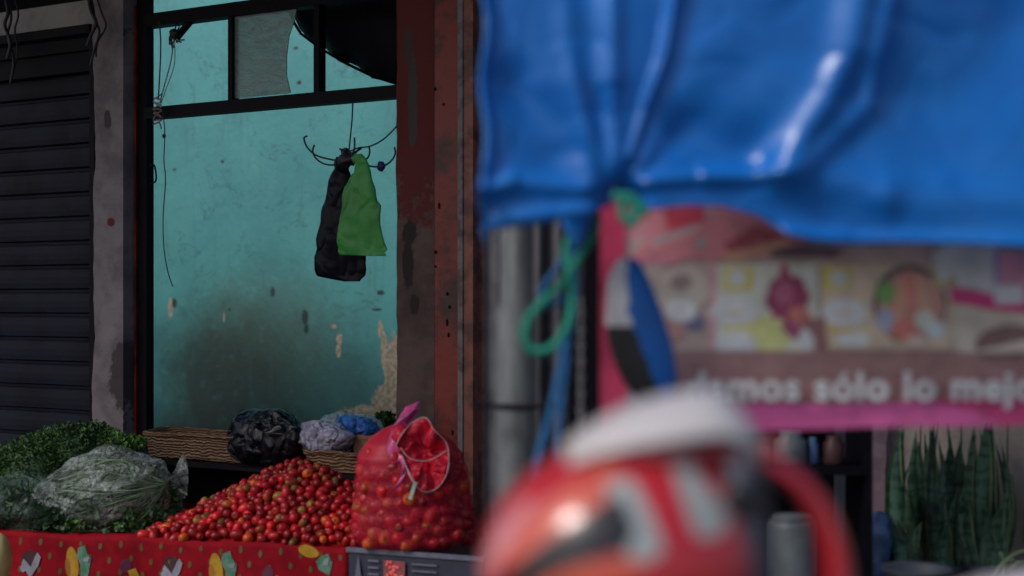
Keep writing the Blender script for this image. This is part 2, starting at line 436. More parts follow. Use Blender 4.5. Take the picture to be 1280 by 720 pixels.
# lintel over everything
mb = MB(); mb.box((-6.3, -.02, 2.62), (.52, .12, 2.80), M['dark'])
mb.box((-3.3, -.045, 2.30), (sx(124)-.01, .10, 2.335), M['iron'])
mb.box((-6.3, .0, 0), (-4.61, .1, 2.618), M['dark'])
o = mb.build('lintel_wall', mw=FM); tag(o, 'dark upper wall resting on the pillars above the doorway', 'wall')
mb = MB(); mb.box((-3.4, -2.5, 2.86), (.62, -.03, 2.9), M['iron'])  # unseen overhang, added to keep sun off the shutter, doorway and stall
for s in (-3.3, -2, -.8, .5): mb.box((s, -2.48, 2.80), (s+.05, -.04, 2.856), M['iron'])
o = mb.build('shade_overhang', mw=FM); tag(o, 'unseen dark overhang added to shade the shutter, doorway and stall', 'roof')

# roller shutter
root = empty('roller_shutter', mw=FM @ Matrix.Translation((sx(30), 0, 0)), label='dark grey steel roller shutter pulled down left of the mauve pillar', cat='shutter')
xs0, xs1 = -4.6-sx(30), sx(124)-.004-sx(30)
mb = MB(); pitch = .098; ztop = 2.26
prof = []
z = .02
while z < ztop:
    prof += [(0.01, z), (-.006, z+.004), (-.009, z+pitch*.25), (-.010, z+pitch*.5), (-.008, z+pitch*.8), (-.003, z+pitch-.014), (.014, z+pitch-.012), (.014, z+pitch-.002)]
    z += pitch
vs = []; fs = []
for i, (y, zz) in enumerate(prof): vs += [(xs0, y+.05, zz), (xs1, y+.05, zz)]
for i in range(len(prof)-1): fs.append((2*i, 2*i+1, 2*i+3, 2*i+2))
mb.add(vs, fs, M['shutter']); mb.build('shutter_curtain', root)
mb = MB(); mb.box((xs0, -.02, ztop-.02), (xs1, .1, ztop+.03), M['iron']); mb.box((xs0, .0, ztop-.1), (xs1, .03, ztop-.021), M['iron']); mb.build('shutter_box', root)
mb = MB(); mb.box((xs1-.03, -.02, 0), (xs1-.002, .04, ztop-.02), M['iron']); mb.build('guide_rail', root)
# pale wall band above the shutter
mb = MB(); a = L(0, 28, .06); b = L(115, 8, .06)
mb.box((-3.3, .06, 2.337), (sx(118, .06), .11, 2.46), M['white']); mb.box((-3.3, .055, 2.462), (sx(124), .115, 2.618), M['dark'])
o = mb.build('wall_band', mw=FM); tag(o, 'pale painted wall band above the roller shutter', 'wall')
# stray wires hanging in front of the shutter top
for k, (pts, lab) in enumerate((([(8, -20), (14, 20), (10, 45), (17, 75), (13, 105)], 'thin dark wires dangling before the shutter at the left edge'),
                   ([(112, -20), (118, 20), (124, 40), (118, 62), (113, 82)], 'dark wire stub hanging beside the top of the mauve pillar'))):
    mb = MB(); mb.tube(smoothpath([L(x, y, -.08) for x, y in pts]), .005, M['wire'], 6)
    mb.tube(smoothpath([L(x+6+3*math.sin(y), y*.9-3, -.07) for x, y in pts]), .004, M['wire'], 6)
    mb.tube(smoothpath([L(x-4, y*.7, -.09) for x, y in pts]), .007, M['wire'], 6)
    o = mb.build('hanging_wire', mw=FM); tag(o, lab, 'wire')

# metal door frame
root = empty('door_frame', mw=FM, label='black iron door frame with a three pane transom in the turquoise doorway', cat='door frame')
def zpx(px, py, n=0): return L(px, py, n).z
mb = MB(); mb.box((sx(171, .03), .03, 0), (sx(183, .03), .07, 2.6), M['iron']); mb.build('jamb', root)
mb = MB(); mb.box((sx(165.5, .0), .018, .3), (sx(171, .03)-.002, .05, 2.4), M['rust']); o = mb.build('paint_edge', root)
zt = zpx(350, 126); hb = 7.5*mpp(5.2)
XL, XR = sx(184, .03)+.002, sx(499.5)-.002
mb = MB(); mb.box((XL, .01, zt-hb), (XR, .06, zt+hb), M['iron']); mb.build('transom_bar', root)
zt2 = zpx(290, 12)
mb = MB(); mb.box((XL, .01, zt2-.02), (XR, .06, zt2+.03), M['iron']); mb.box((XL, .0, zt2+.1), (XR, .08, 2.6), M['iron']); mb.build('head_bar', root)
for p in (284, 392):
    mb = MB(); w = .010 if p == 284 else .012; mb.box((sx(p)-w, .015, zt+hb+.001), (sx(p)+w, .055, zt2-.021), M['iron']); mb.build('mullion', root)
# broken dusty pane
e = [(288, 6), (372, 0), (368, 25), (361, 45), (358, 70), (358, 95), (363, 116), (287, 124)]
mb = MB(); mb.poly([L(x, y, .03) for x, y in e], M['glass'], (0, .005, 0))
o = mb.build('broken_pane', root); o['label'] = 'dusty grey glass pane with a curved broken edge'
# knee brace at upper left
mb = MB()
mb.tube([L(247, 16, .03), L(222, 46, .03)], .014, M['iron'], 6); mb.box(tuple(L(204, 24, .02)), tuple(L(228, 19, .05)), M['iron']); mb.build('brace', root)
mb = MB(); mb.tube(smoothpath([L(187, 208, -.005), L(193, 207, -.03), L(195, 225, -.03), L(188, 230, -.005)]), .0035, M['iron'], 6); mb.build('latch', root)

# right side: concrete pillar and rusty column
mb = MB(); pil(sx(500), sx(549), -.02, .12, 2.7, M['concrete'], .006, seed=5)
o = mb.build('concrete_pillar', mw=FM); tag(o, 'brown concrete pillar with flaked red paint on the right side of the doorway', 'pillar')
root = empty('steel_column', mw=FM @ Matrix.Translation((sx(550), 0, 0)), label='rust red steel column with a pale worn edge beside the blue tarp', cat='column')
o0 = sx(550)
mb = MB(); mb.box((0.001, -.035, 0), (sx(581)-o0, .1, 2.7), M['rust']); mb.box((-.004, -.03, 0), (.0, .0, 2.7), M['iron']); mb.build('column_body', root)
mb = MB(); mb.box((sx(582)-o0, -.05, 0), (sx(588)-o0, .06, 2.7), M['greyedge']); mb.build('pale_edge', root)
mb = MB(); mb.box((sx(588.5)-o0, -.045, 0), (sx(600)-o0, .06, 2.7), M['rustlight']); mb.build('outer_flange', root)
mb = MB()
for i in range(14):
    x = random.uniform(.0, sx(578)-o0); z = random.uniform(.5, 2.2)
    mb.ell((x, -.037, z), (.004, .004, random.uniform(.004, .012)), M['iron'], 8, 5)
mb.build('rust_blister', root)

# dark sheet sagging at the upper right behind the transom
mb = MB()
edge = [(352, -12), (367, 27), (376, 42), (400, 60), (430, 78), (465, 95), (520, 112)]
def sheet(u, v):
    k = u*(len(edge)-1); i = min(int(k), len(edge)-2); t = k-i
    px = edge[i][0]+(edge[i+1][0]-edge[i][0])*t; py = edge[i][1]+(edge[i+1][1]-edge[i][1])*t
    e = L(px, py, .35); top = Vector((e.x+.02+.25*u, .13, 2.62)); 
    p = e+(top-e)*v; p.y += -.06*math.sin(math.pi*v)+.02*noise.noise(Vector((u*7, v*3, 1)))
    p.y += .025*math.sin(v*9+u*4); p.z += .02*noise.noise(Vector((u*9, v*2, 4)))
    return p
mb.grid(sheet, 30, 8, M['blacksheet'])
mb.tube([L(x, y, .35) for x, y in edge], .006, M['blacksheet'], 6)
o = mb.build('plastic_sheet', mw=FM); so = o.modifiers.new('thick', 'SOLIDIFY'); so.thickness = .004
tag(o, 'black plastic sheet sagging behind the right panes of the transom', 'plastic sheet')

# electric cluster and cables at upper left of the doorway
root = empty('cable_cluster', mw=FM @ Matrix.Translation(L(218, 42, .02)), label='knot of taped electric wires under the head bar at the doorway corner', cat='cable')
c0 = L(218, 42, .02)
mb = MB(); mb.ell((0, 0, 0), (.022, .018, .018), M['wire'], 12, 8, .3, 3)
for i in range(11):
    a = random.uniform(0, 6.28); r = random.uniform(.03, .06)
    mb.tube(smoothpath([Vector((0, 0, 0)), Vector((math.cos(a)*r*.6, random.uniform(-.01, .01), math.sin(a)*r*.6+.005)), Vector((math.cos(a+.5)*r, 0, math.sin(a+.5)*r))], 4), .003, M['wire'], 5)
mb.build('wire_knot', root)
mb = MB()
mb.tube(smoothpath([Vector(), L(214, 75, .01)-c0, L(206, 105, .0)-c0, L(200, 128, -.01)-c0]), .0025, M['wirepink'], 5)
mb.tube(smoothpath([Vector(), L(218, 80, .01)-c0, L(208, 110, .0)-c0, L(201, 130, -.01)-c0]), .0018, M['wirepink'], 5)
mb.tube(smoothpath([L(199, 25, .0)-c0, L(201, 60, .0)-c0, L(198, 125, -.005)-c0]), .003, M['wire'], 5)
mb.build('cord', root)
mb = MB(); pts = []
for i in range(22):
    pts.append(L(197+6*math.sin(i*1.9), 118+i*1.9+3*math.cos(i*2.7), -.02)-c0)
mb.tube(smoothpath(pts, 3), .0028, M['wirepink'], 5); mb.build('cable_tangle', root)
mb = MB(); mb.tube(smoothpath([L(203, 135, -.01), L(206, 165, 0), L(205, 200, .01), L(207, 225, .01), L(204, 270, .02), L(205, 310, .02), L(210, 340, .03), L(216, 358, .05)]), .0022, M['wire'], 5)
mb.ell(L(205, 170, 0), (.007, .007, .008), M['wire'], 8, 6)
o = mb.build('dangling_wire', mw=FM); tag(o, 'thin wire dangling down the left side of the turquoise doorway', 'wire')

# hook hanger, plastic bags
HN = .04
root = empty('hook_hanger', mw=FM @ Matrix.Translation(L(437, 196, HN)), label='wire hanger with curved hooks hanging from the transom bar', cat='hanger')
h0 = L(437, 196, HN)
def hk(pts, r=.0034, m='wire', dn=0): 
    mb = MB(); mb.tube(smoothpath([L(x, y, HN+dn)-h0 for x, y in pts], 5), r, M[m], 6); return mb
hk([(441, 126), (440, 150), (437, 180), (436, 196)], .0028).build('suspension_wire', root)
hk([(502, 150), (492, 162), (478, 175), (462, 183), (447, 185), (432, 192)], .0028).build('tie_wire', root)
for pts, dn in (([(430, 202), (412, 199), (395, 194), (384, 184), (380, 173), (384, 170)], 0), ([(432, 205), (410, 206), (397, 200), (391, 190), (393, 181)], .03),
                ([(445, 204), (465, 208), (478, 208), (489, 201), (494, 192), (493, 184)], 0), ([(442, 200), (456, 200), (462, 192), (461, 182)], .03), ([(438, 200), (443, 185), (443, 172)], -.02)):
    hk(pts, dn=dn).build('hook', root)
mb = MB(); mb.ell((0, 0, -.008), (.05, .03, .022), M['wire'], 16, 10, .5, 4)
for i in range(8): mb.tube([Vector((random.uniform(-.04, .04), 0, 0)), Vector((random.uniform(-.05, .05), random.uniform(-.02, .02), .03))], .004, M['wire'], 5)
mb.build('hub', root)
mb = MB(); c = L(476, 208, HN)-h0; mb.ell(c, (.017, .012, .017), M['purple'], 8, 6, .4, 3); mb.build('clip', root)
def LP(dn): return lambda px, py, off: L(px, py, HN+dn+off)
mb = MB(); crumple(mb, LP(.01), [(196, 420, 440), (204, 417, 441), (212, 419, 437), (226, 412, 441), (240, 409, 441), (262, 402, 446), (280, 400, 446), (300, 394, 450), (312, 396, 455), (322, 392, 458), (338, 393, 458), (345, 396, 457), (349, 415, 452), (352, 430, 450)],
                   lambda v: .010+.016*math.sin(math.pi*min(1, v*1.05))**.7, M['inkbag'], 36, 70, .010, 7)
o = mb.build('black_bag', mw=FM); recenter(o); tag(o, 'black plastic bag hanging from the wire hook behind the green bag', 'bag')
gmat = mat('green_film', (.05, .36, .06), .45, sc=5, c2=(.03, .25, .035), cr=3.2, bd=.008)
mb = MB(); crumple(mb, LP(-.05), [(192, 443, 452), (198, 439, 457), (206, 444, 461), (216, 443, 464), (224, 437, 465), (236, 431, 470), (250, 428, 472), (256, 428, 477), (280, 425, 478), (300, 421, 482), (312, 422, 485), (316, 422, 480), (319, 426, 484), (320, 462, 483)],
                   lambda v: .006+.008*math.sin(math.pi*min(1, v*1.05))**.7, gmat, 40, 80, .010, 7)
o = mb.build('green_bag', mw=FM); recenter(o); tag(o, 'bright green plastic bag hanging in the turquoise doorway', 'bag')

# next bay, right of the column: dark interior, beige wall
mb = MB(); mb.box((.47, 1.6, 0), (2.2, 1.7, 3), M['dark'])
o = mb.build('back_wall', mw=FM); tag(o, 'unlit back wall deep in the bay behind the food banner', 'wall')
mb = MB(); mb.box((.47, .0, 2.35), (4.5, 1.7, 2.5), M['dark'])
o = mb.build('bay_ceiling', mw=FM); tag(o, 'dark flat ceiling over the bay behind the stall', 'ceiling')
root = empty('beige_wall', mw=FM, label='worn beige boarded wall behind the snake plants', cat='wall')
xb = sx(1104)
mb = MB()
x = xb; 
while x < 4.4:
    w = random.uniform(.10, .15); mb.box((x, random.uniform(0, .006), 0), (x+w-.004, .05, 2.34), M['beige']); x += w
mb.box((xb, .02, 0), (4.4, .06, 2.34), M['dark'])
mb.build('board_panel', root)
mb = MB(); pil(sx(1104)-.05, sx(1112), -.05, 0.0, 1.15, M['pinksack'], .03, 30, 9)
o = mb.build('folded_sack', mw=FM); recenter(o); tag(o, 'dusty pink folded sack standing at the edge of the beige boards', 'sack')
# dark door panels of the bay
for i, (a, b) in enumerate(((1040, 1070), (1072, 1098))):
    mb = MB(); mb.box((sx(a), .02, 0), (sx(b), .05, 2.2), mat('night_blue_steel', (.035, .038, .075), .5) if i == 0 else M['navy'])
    for k in range(5): mb.box((sx(a)+.012, .012, .1+k*.42), (sx(b)-.012, .0195, .46+k*.42), M['navy'])
    o = mb.build('metal_shutter_leaf', mw=FM); tag(o, ['dark blue steel door leaf standing open in the dim bay', 'second dark steel door leaf nearest to the pink sack'][i], 'door')

# ------------------------------------------------------------------ stall with red cloth
TZ = .5
A = Vector((-1.76, 4.63, 0)); B = Vector((-.492, 4.3, 0)); U = (B-A).normalized(); N = Vector((-U.y, U.x, 0))   # N points back
A2 = A-U*.35
TL = (B-A2).length
TM = Matrix.Translation(A2) @ Matrix(((U.x, N.x, 0, 0), (U.y, N.y, 0, 0), (0, 0, 1, 0), (0, 0, 0, 1)))
TMI = TM.inverted()
root = empty('stall_table', mw=TM, label='low wooden stall table under the red printed cloth', cat='table')
mb = MB(); mb.box((.01, .012, TZ-.03), (TL-.01, .95, TZ-.006), M['wood']); mb.build('tabletop', root)
for (x, y) in ((.05, .05), (TL-.1, .05), (.05, .86), (TL-.1, .86)):
    mb = MB(); mb.box((x, y, 0), (x+.05, y+.05, TZ-.031), M['wood']); mb.build('leg', root)
CL = mat('red_cloth', (.29, .004, .012), .85, sc=12, c2=(.2, .002, .010), bump=.15, Specular_IOR_Level=.15)
def cfront(x, z):         # front drop of the cloth
    d = max(0, TZ-z)
    return Vector((x, -.004-.018*d/.3*(1+math.sin(x*23+1.3)*.9+math.sin(x*11)*.7+noise.noise(Vector((x*9, z*7, 2)))*1.2), z+(.004*math.sin(x*15) if d < .02 else 0)))
mb = MB()
def clf(u, v):
    x = TL*u
    if v < .35: return Vector((x, .95*(1-v/.35), TZ+.002*noise.noise(Vector((x*8, v*9, 0)))))
    return cfront(x, TZ-.42*(v-.35)/.65)
mb.grid(clf, 90, 40, CL)
def motif(pts, col, rel, off=.002):
    cx, cz = rel; k = mpp(4.45)
    P = [cfront(cx+px*k, cz-py*k)+Vector((0, -off, 0)) for px, py in pts]; mb.poly(P, col)
def disc(rx, ry, cx=0, cy=0, n=14, rot=0): return [(cx+rx*math.cos(t)*math.cos(rot)-ry*math.sin(t)*math.sin(rot), cy+rx*math.cos(t)*math.sin(rot)+ry*math.sin(t)*math.cos(rot)) for t in [2*math.pi*i/n for i in range(n)]]
def tcoord(px, py):
    # front plane of table at photo pixel
    d = TMI.to_3x3() @ Vector(((px-640)/F, 1, (HY-py)/F)); c = TMI @ Vector((0, 0, CZ)); t = (-.012-c.y)/d.y; p = c+d*t; return (p.x, p.z)
yel = mat('print_yellow', (.5, .27, .01), .6, bump=0, sc=40); grn = mat('print_green', (.035, .16, .085), .6, bump=0, sc=40, c2=(.12, .25, .18)); drk = mat('print_maroon', (.04, .003, .012), .6, bump=0); wht = mat('print_white', (.3, .29, .36), .6, bump=0); olv = mat('print_gold', (.13, .07, .01), .6, bump=0); mag = mat('print_plum', (.10, .006, .04), .6, bump=0)
for (hx, px_) in ((-140, -85), (38, 94), (214, 274), (338, 392)):
    y0 = 665+20*px_/435
    y = y0+37
    if hx != 338:
        motif(disc(13, 13, 0, -6), drk, tcoord(hx, y)); motif([(2, 16), (-12, -2), (-9, -8), (-4, -4), (2, 2), (8, -12), (11, -17), (16, -11), (13, 0)], wht, tcoord(hx, y), .004)
        motif(disc(5, 5, -9, 4), wht, tcoord(hx, y), .0045)
        motif(disc(9, 22, 0, 0, 16, -.15), yel, tcoord(px_-4, y-1)); motif(disc(4, 12, -6, 4, 10, -.15), mat('print_amber', (.4, .16, .01), .6, bump=0), tcoord(px_-4, y-1), .003)
        motif([(8, -22), (18, -26), (22, -16), (28, -10), (24, 16), (14, 22), (12, -2), (6, -12)], grn, tcoord(px_-4, y), .003)
        motif([(17, -10), (26, -12), (24, -5), (16, -6)], wht, tcoord(px_-4, y), .0045)
        motif(disc(7, 9), mag, tcoord(px_+62, y+2)); motif([(-2, 4), (8, 0), (16, 18), (4, 20)], yel, tcoord(px_+66, y+4), .003)
    else:
        motif(disc(14, 8, 0, 0, 14, .25), yel, tcoord(385, 689)); motif([(8, -2), (18, -8), (24, 4), (20, 20), (6, 14), (2, 4)], grn, tcoord(392, 698), .003)
        motif([(12, -2), (18, -4), (16, 6), (8, 6)], wht, tcoord(394, 700), .0045)
for i in range(-8, 20):
    for j in range(6):
        px = i*25+(12 if j % 2 else 0); py = 672+20*px/435+j*17+4
        if px < 430: motif(disc(2.6, 4.2), olv, tcoord(px, py+2*math.sin(i*3)), .0012)
o = mb.build('tablecloth', mw=TM); so = o.modifiers.new('thick', 'SOLIDIFY'); so.thickness = .0012; so.offset = 1
tag(o, 'red cloth printed with yellow peppers and small dots covering the stall table', 'tablecloth')

# tomatoes
def tomato_mesh(name, m, seed):
    mb = MB(); r = .0150
    def fn(u, v):
        th = 2*math.pi*u; ph = math.pi*(v-.5)
        d = Vector((math.cos(ph)*math.cos(th), math.cos(ph)*math.sin(th), math.sin(ph)))
        k = 1+.07*noise.noise(d*1.6+Vector((seed*3, 0, 0))); dz = -.004*math.exp(-((1-d.z)/.08)) if d.z > 0 else 0
        return Vector((d.x*r*k, d.y*r*k, d.z*r*1.12*k+dz))
    mb.grid(fn, 14, 10, m, closeu=True)
    for i in range(5):
        a = i*1.257+seed; c, s = math.cos(a), math.sin(a)
        mb.add([(0, 0, r*1.0), (c*.0025-s*.0009, s*.0025+c*.0009, r*1.07), (c*.0055, s*.0055, r*1.05), (c*.0025+s*.0009, s*.0025-c*.0009, r*1.07)], [(0, 1, 2, 3)], CALYX)
    me = bpy.data.meshes.new(name); me.from_pydata([tuple(v) for v in mb.v], [], mb.f)
    for q in mb.mats: me.materials.append(q)
    me.polygons.foreach_set('material_index', mb.m); me.polygons.foreach_set('use_smooth', mb.sm); me.update(); return me
TMESH = [tomato_mesh('tomato', TOM[i], i+1) for i in range(4)]
def pick():
    r = random.random(); return 0 if r < .5 else 1 if r < .80 else 2 if r < .92 else 3
# heap height over the table (local table coordinates)
hc = TMI @ Vector(((362-640)/F*4.62, 4.62, 0))
def heap(x, y):
    # ridge leaning to the right, foot just behind the cloth edge
    xl = tcoord(168, 678)[0]; xr = tcoord(446, 690)[0]
    if x < xl or x > xr: return -1
    pk = hc.x
    fx = ((x-xl)/(pk-xl)) if x < pk else max(0, (xr+.14-x)/(xr+.14-pk))
    fx = min(1, fx)
    top = .190*min(1, fx*1.12)**.9 if x < pk else .190*(min(1, fx*1.15)**.8)
    front = max(0, min(1, (y-.012)/.30))
    back = max(0, min(1, (.72-y)/.3))
    return top*math.sin(front*math.pi/2)**.9*back
pts = []
def clear(p, d, P): return all((p-q).length_squared > d*d for q in P)
xl = tcoord(168, 678)[0]; xr = tcoord(446, 690)[0]
tries = 0
while tries < 30000:
    tries += 1
    x = random.uniform(xl, xr); y = random.uniform(.014, .42); h = heap(x, y)
    if h < 0: continue
    p = Vector((x, y, TZ+.012+h+random.uniform(-.011, .010)))
    if clear(p, .0252, pts): pts.append(p)
pts.sort(key=lambda p: p.y)
N1 = 300-62
front = [p for p in pts if p.y < .36]; front.sort(key=lambda p: p.y)
indiv = front[:N1]; rest = front[N1:]+[p for p in pts if p.y >= .36]
TLAB = ['ripe red tomato in the heap behind the printed cloth edge', 'deep red tomato in the heap behind the printed cloth edge', 'orange half ripe tomato in the heap behind the printed cloth edge', 'greenish unripe tomato in the heap behind the printed cloth edge']
def put_tomato(k, wp, lab, grp, sc=1.0):
    o = bpy.data.objects.new('tomato', TMESH[k]); COL.objects.link(o)
    o.location = wp; o.rotation_euler = (random.uniform(-1.9, 1.9), random.uniform(-1.9, 1.9), random.uniform(0, 6)); s = sc*random.uniform(.78, 1.16); o.scale = (s, s, s*random.uniform(.88, 1.38))
    tag(o, lab, 'tomato', grp)
for p in indiv:
    k = pick(); put_tomato(k, TM @ p, TLAB[k], 'tomatoes heaped on the stall')
print('heap tomatoes', len(pts), 'rest', len(rest))
mb = MB()
deep = []
tries = 0
while tries < 9000:
    tries += 1
    x = random.uniform(xl+.02, xr); y = random.uniform(.03, .5); h = heap(x, y)
    if h < .02: continue
    p = Vector((x, y, TZ+h-.006))
    if clear(p, .025, deep): deep.append(p)
for p in rest+deep:
    k = pick(); r = .0138*random.uniform(.8, 1.12)
    mb.ell(p, (r, r, r*1.1), TOM[k], 10, 7)
mb.grid(lambda u, v: Vector((xl+(xr-xl)*u, .02+.6*v, TZ+max(0, heap(xl+(xr-xl)*u*.999, .02+.6*v)-.02))), 30, 14, TOM[1])
o = mb.build('tomato_heap_inner', mw=TM); tag(o, 'packed tomatoes filling the inside and back of the heap', 'tomatoes', None, 'stuff')

# sack crate
CY = 4.2
cA = W(436, 687, 4.28); cB = W(602, 697, 4.12)
cu = (cB-cA); cu.z = 0; cw = cu.length; cu.normalize(); cn = Vector((-cu.y, cu.x, 0))
cz = .505
CM = Matrix.Translation(Vector((cA.x, cA.y, 0))) @ Matrix(((cu.x, cn.x, 0, 0), (cu.y, cn.y, 0, 0), (0, 0, 1, 0), (0, 0, 0, 1)))
root = empty('crate', mw=CM, label='dark blue produce crate printed with a small tomato picture under the net sack', cat='crate')
mb = MB(); mb.box((0, 0, .2), (cw, .02, cz), M['crate']); mb.box((0, .38, .2), (cw, .4, cz), M['crate']); mb.box((0, .0201, .2), (.02, .3799, cz), M['crate']); mb.box((cw-.02, .0201, .2), (cw, .3799, cz), M['crate'])
mb.box((.021, .021, cz-.06), (cw-.021, .379, cz-.03), M['crate']); mb.box((-.006, -.006, cz-.012), (cw+.006, -.0005, cz+.002), M['cratelight']); mb.build('crate_body', root)
mb = MB()
k = mpp(4.2)
def cpt(px, dz): return ((px-436)*k, dz)
mb.poly([(p[0], -.008, cz-p[1]) for p in [cpt(487, .028), cpt(517, .028), cpt(517, .10), cpt(487, .10)]], pm((90, 15, 20)))
for i in range(22):
    mb.ell(((487+3+random.uniform(0, 24)-436)*k, -.009, cz-.034-random.uniform(0, .06)), (.006, .002, .006), pm((190, 35, 35)), 8, 5)
for j in range(3):
    mb.box(((465-436)*k, -.008, cz-.036-j*.02), ((480-436)*k, -.0065, cz-.030-j*.02), M['cratelight']); mb.box(((526-436)*k, -.008, cz-.036-j*.02), ((560-436)*k, -.0065, cz-.031-j*.02), M['cratelight'])
mb.poly([((446-436)*k, -.008, cz-.09), ((451-436)*k, -.008, cz-.02), ((456-436)*k, -.008, cz-.09)], M['cratelight'])
mb.build('printed_label', root)
mb = MB(); mb.box((.01, .01, 0), (cw-.01, .39, .199), M['crate']); mb.box((-.004, -.004, .19), (cw+.004, .404, .1995), M['cratelight'])
o = mb.build('lower_crate', mw=CM); tag(o, 'plain dark crate standing on the ground below the printed crate', 'crate')

# net sack
sc_ = W(517, 690, 4.32); sc_.z = cz+.002
SM = Matrix.Translation(sc_)
root = empty('net_sack', mw=SM, label='red net sack full of tomatoes tied with a pink ribbon on the dark crate', cat='sack')
ks = mpp(4.32)
prof = [(0, .165), (.02, .188), (.06, .192), (.12, .186), (.18, .178), (.23, .170), (.27, .158), (.305, .136), (.33, .108), (.352, .075), (.365, .042), (.375, .022)]
def pr(z):
    for a, b in zip(prof, prof[1:]):
        if a[0] <= z <= b[0]: return a[1]+(b[1]-a[1])*(z-a[0])/(b[0]-a[0])
    return prof[-1][1]
def lean(z): return -.018*(z/.36)**2
def snet(u, v):
    z = .375*v; a = 2*math.pi*u; r = pr(z)*(1+.03*noise.noise(Vector((math.cos(a)*2, math.sin(a)*2, z*9)))+.012*math.sin(z*140+2*math.sin(a*2)))
    r *= 1+.05*math.sin(a*11)*max(0, (z-.27)/.1)
    return Vector((math.cos(a)*r+lean(z), math.sin(a)*r*.72, z))
mb = MB(); mb.grid(snet, 60, 50, M['net'], closeu=True); mb.build('net', root)
# mouth ruffle folded forward
NK = Vector((lean(.37), -.03, .36))
def sp(px, py, dy): return Vector(((px-517)*ks, dy, -(py-690)*ks))
out = [(500, 560), (508, 545), (520, 532), (536, 526), (546, 540), (560, 556), (564, 575), (561, 595), (548, 613), (532, 615), (519, 600), (510, 580)]
cen = sp(534, 568, -.17)
ringpts = smoothpath([sp(x, y, -.15-.012*math.sin(i*2.1)) for i, (x, y) in enumerate(out+[out[0]])], 4)
mb = MB(); nr = len(ringpts)-1
def ruf(u, v):
    p = ringpts[int(round(u*nr)) % nr]; q = cen+Vector((0, .05, 0)) ; w = q+(p-q)*(v**.7); w += noise.noise_vector(w*28)*.022+Vector((0, (.012*math.sin(u*31)+.008*math.sin(u*67+1))*v*(1.15-v)*2, 0)) if v < .99 else Vector(); return w
mb.grid(ruf, nr, 6, M['netsolid'])
mb.tube(smoothpath([Vector((lean(.36), -.02, .35)), sp(505, 550, -.1), sp(514, 556, -.11), sp(522, 562, -.125)], 5), [.03]*6+[.022]*10, M['netsolid'], 10)
o = mb.build('mouth_ruffle', root); so = o.modifiers.new('t', 'SOLIDIFY'); so.thickness = .002
mb = MB(); mb.tube(ringpts, .0015, M['whitestring'], 6)
mb.tube(smoothpath([sp(506, 562, -.162), sp(518, 575, -.165), sp(540, 577, -.165), sp(562, 565, -.16)], 5), .0014, M['whitestring'], 6)
mb.tube(smoothpath([sp(508, 572, -.165), sp(515, 588, -.17), sp(524, 604, -.17)], 5), .0018, M['whitestring'], 6)
mb.build('drawstring', root)
mb = MB(); mb.box(tuple(sp(518.5, 602, -.172)), tuple(sp(523, 624, -.169)), M['tag'], rot=Matrix.Rotation(R(18), 3, 'Y')); mb.build('tag', root)
mb = MB()
def strip(pts, w, m, dy=0):
    P = smoothpath([sp(x, y, d) for x, y, d in pts], 5); n = len(P)
    mb.grid(lambda u, v: P[int(round(u*(n-1)))]+Vector(((v-.5)*w*1.0, .006*math.sin(u*14+v*3), (v-.5)*w*.45)), n-1, 3, m)
strip([(518, 512, -.06), (508, 528, -.085), (500, 545, -.09), (497, 562, -.10), (503, 580, -.12)], .045, M['pinkrib'])
strip([(522, 518, -.05), (512, 533, -.07), (504, 550, -.08)], .034, M['pinkrib'])
strip([(505, 575, -.14), (511, 588, -.15), (504, 604, -.155), (501, 612, -.155)], .012, M['pinkrib'])
o = mb.build('ribbon', root); so = o.modifiers.new('t', 'SOLIDIFY'); so.thickness = .0015
# tomatoes inside the sack
cnt = 0; sp_pts = []; tries = 0; inner = []
while tries < 14000:
    tries += 1
    z = random.uniform(.015, .285); a = random.uniform(math.pi, 2*math.pi); r = pr(z)*.95-.012
    p = Vector((math.cos(a)*r+lean(z), math.sin(a)*r*.70, z+.012*0))
    if clear(p, .033, sp_pts): sp_pts.append(p)
sp_pts.sort(key=lambda p: p.y)
for i, p in enumerate(sp_pts):
    rr = random.random(); k = 2 if rr < .4 else 0 if rr < .85 else 1
    if i < 62: put_tomato(k, SM @ p, ['red tomato seen through the red net of the sack', 'dark red tomato seen through the red net of the sack', 'orange tomato showing through the red net of the sack'][k], 'tomatoes inside the net sack', 1.4)
    else: inner.append((p, k))
mb = MB()
for p, k in inner: mb.ell(p, (.019, .019, .02), TOM[k], 12, 8)
for z in (.03, .07, .11, .15, .19, .23): mb.ell((0, .01, z), (pr(z)*.78, pr(z)*.5, .035), TOM[1], 20, 8)
o = mb.build('tomato_filling', mw=SM); tag(o, 'tomatoes packed in the core of the net sack', 'tomatoes', None, 'stuff')
print('sack tomatoes', len(sp_pts))

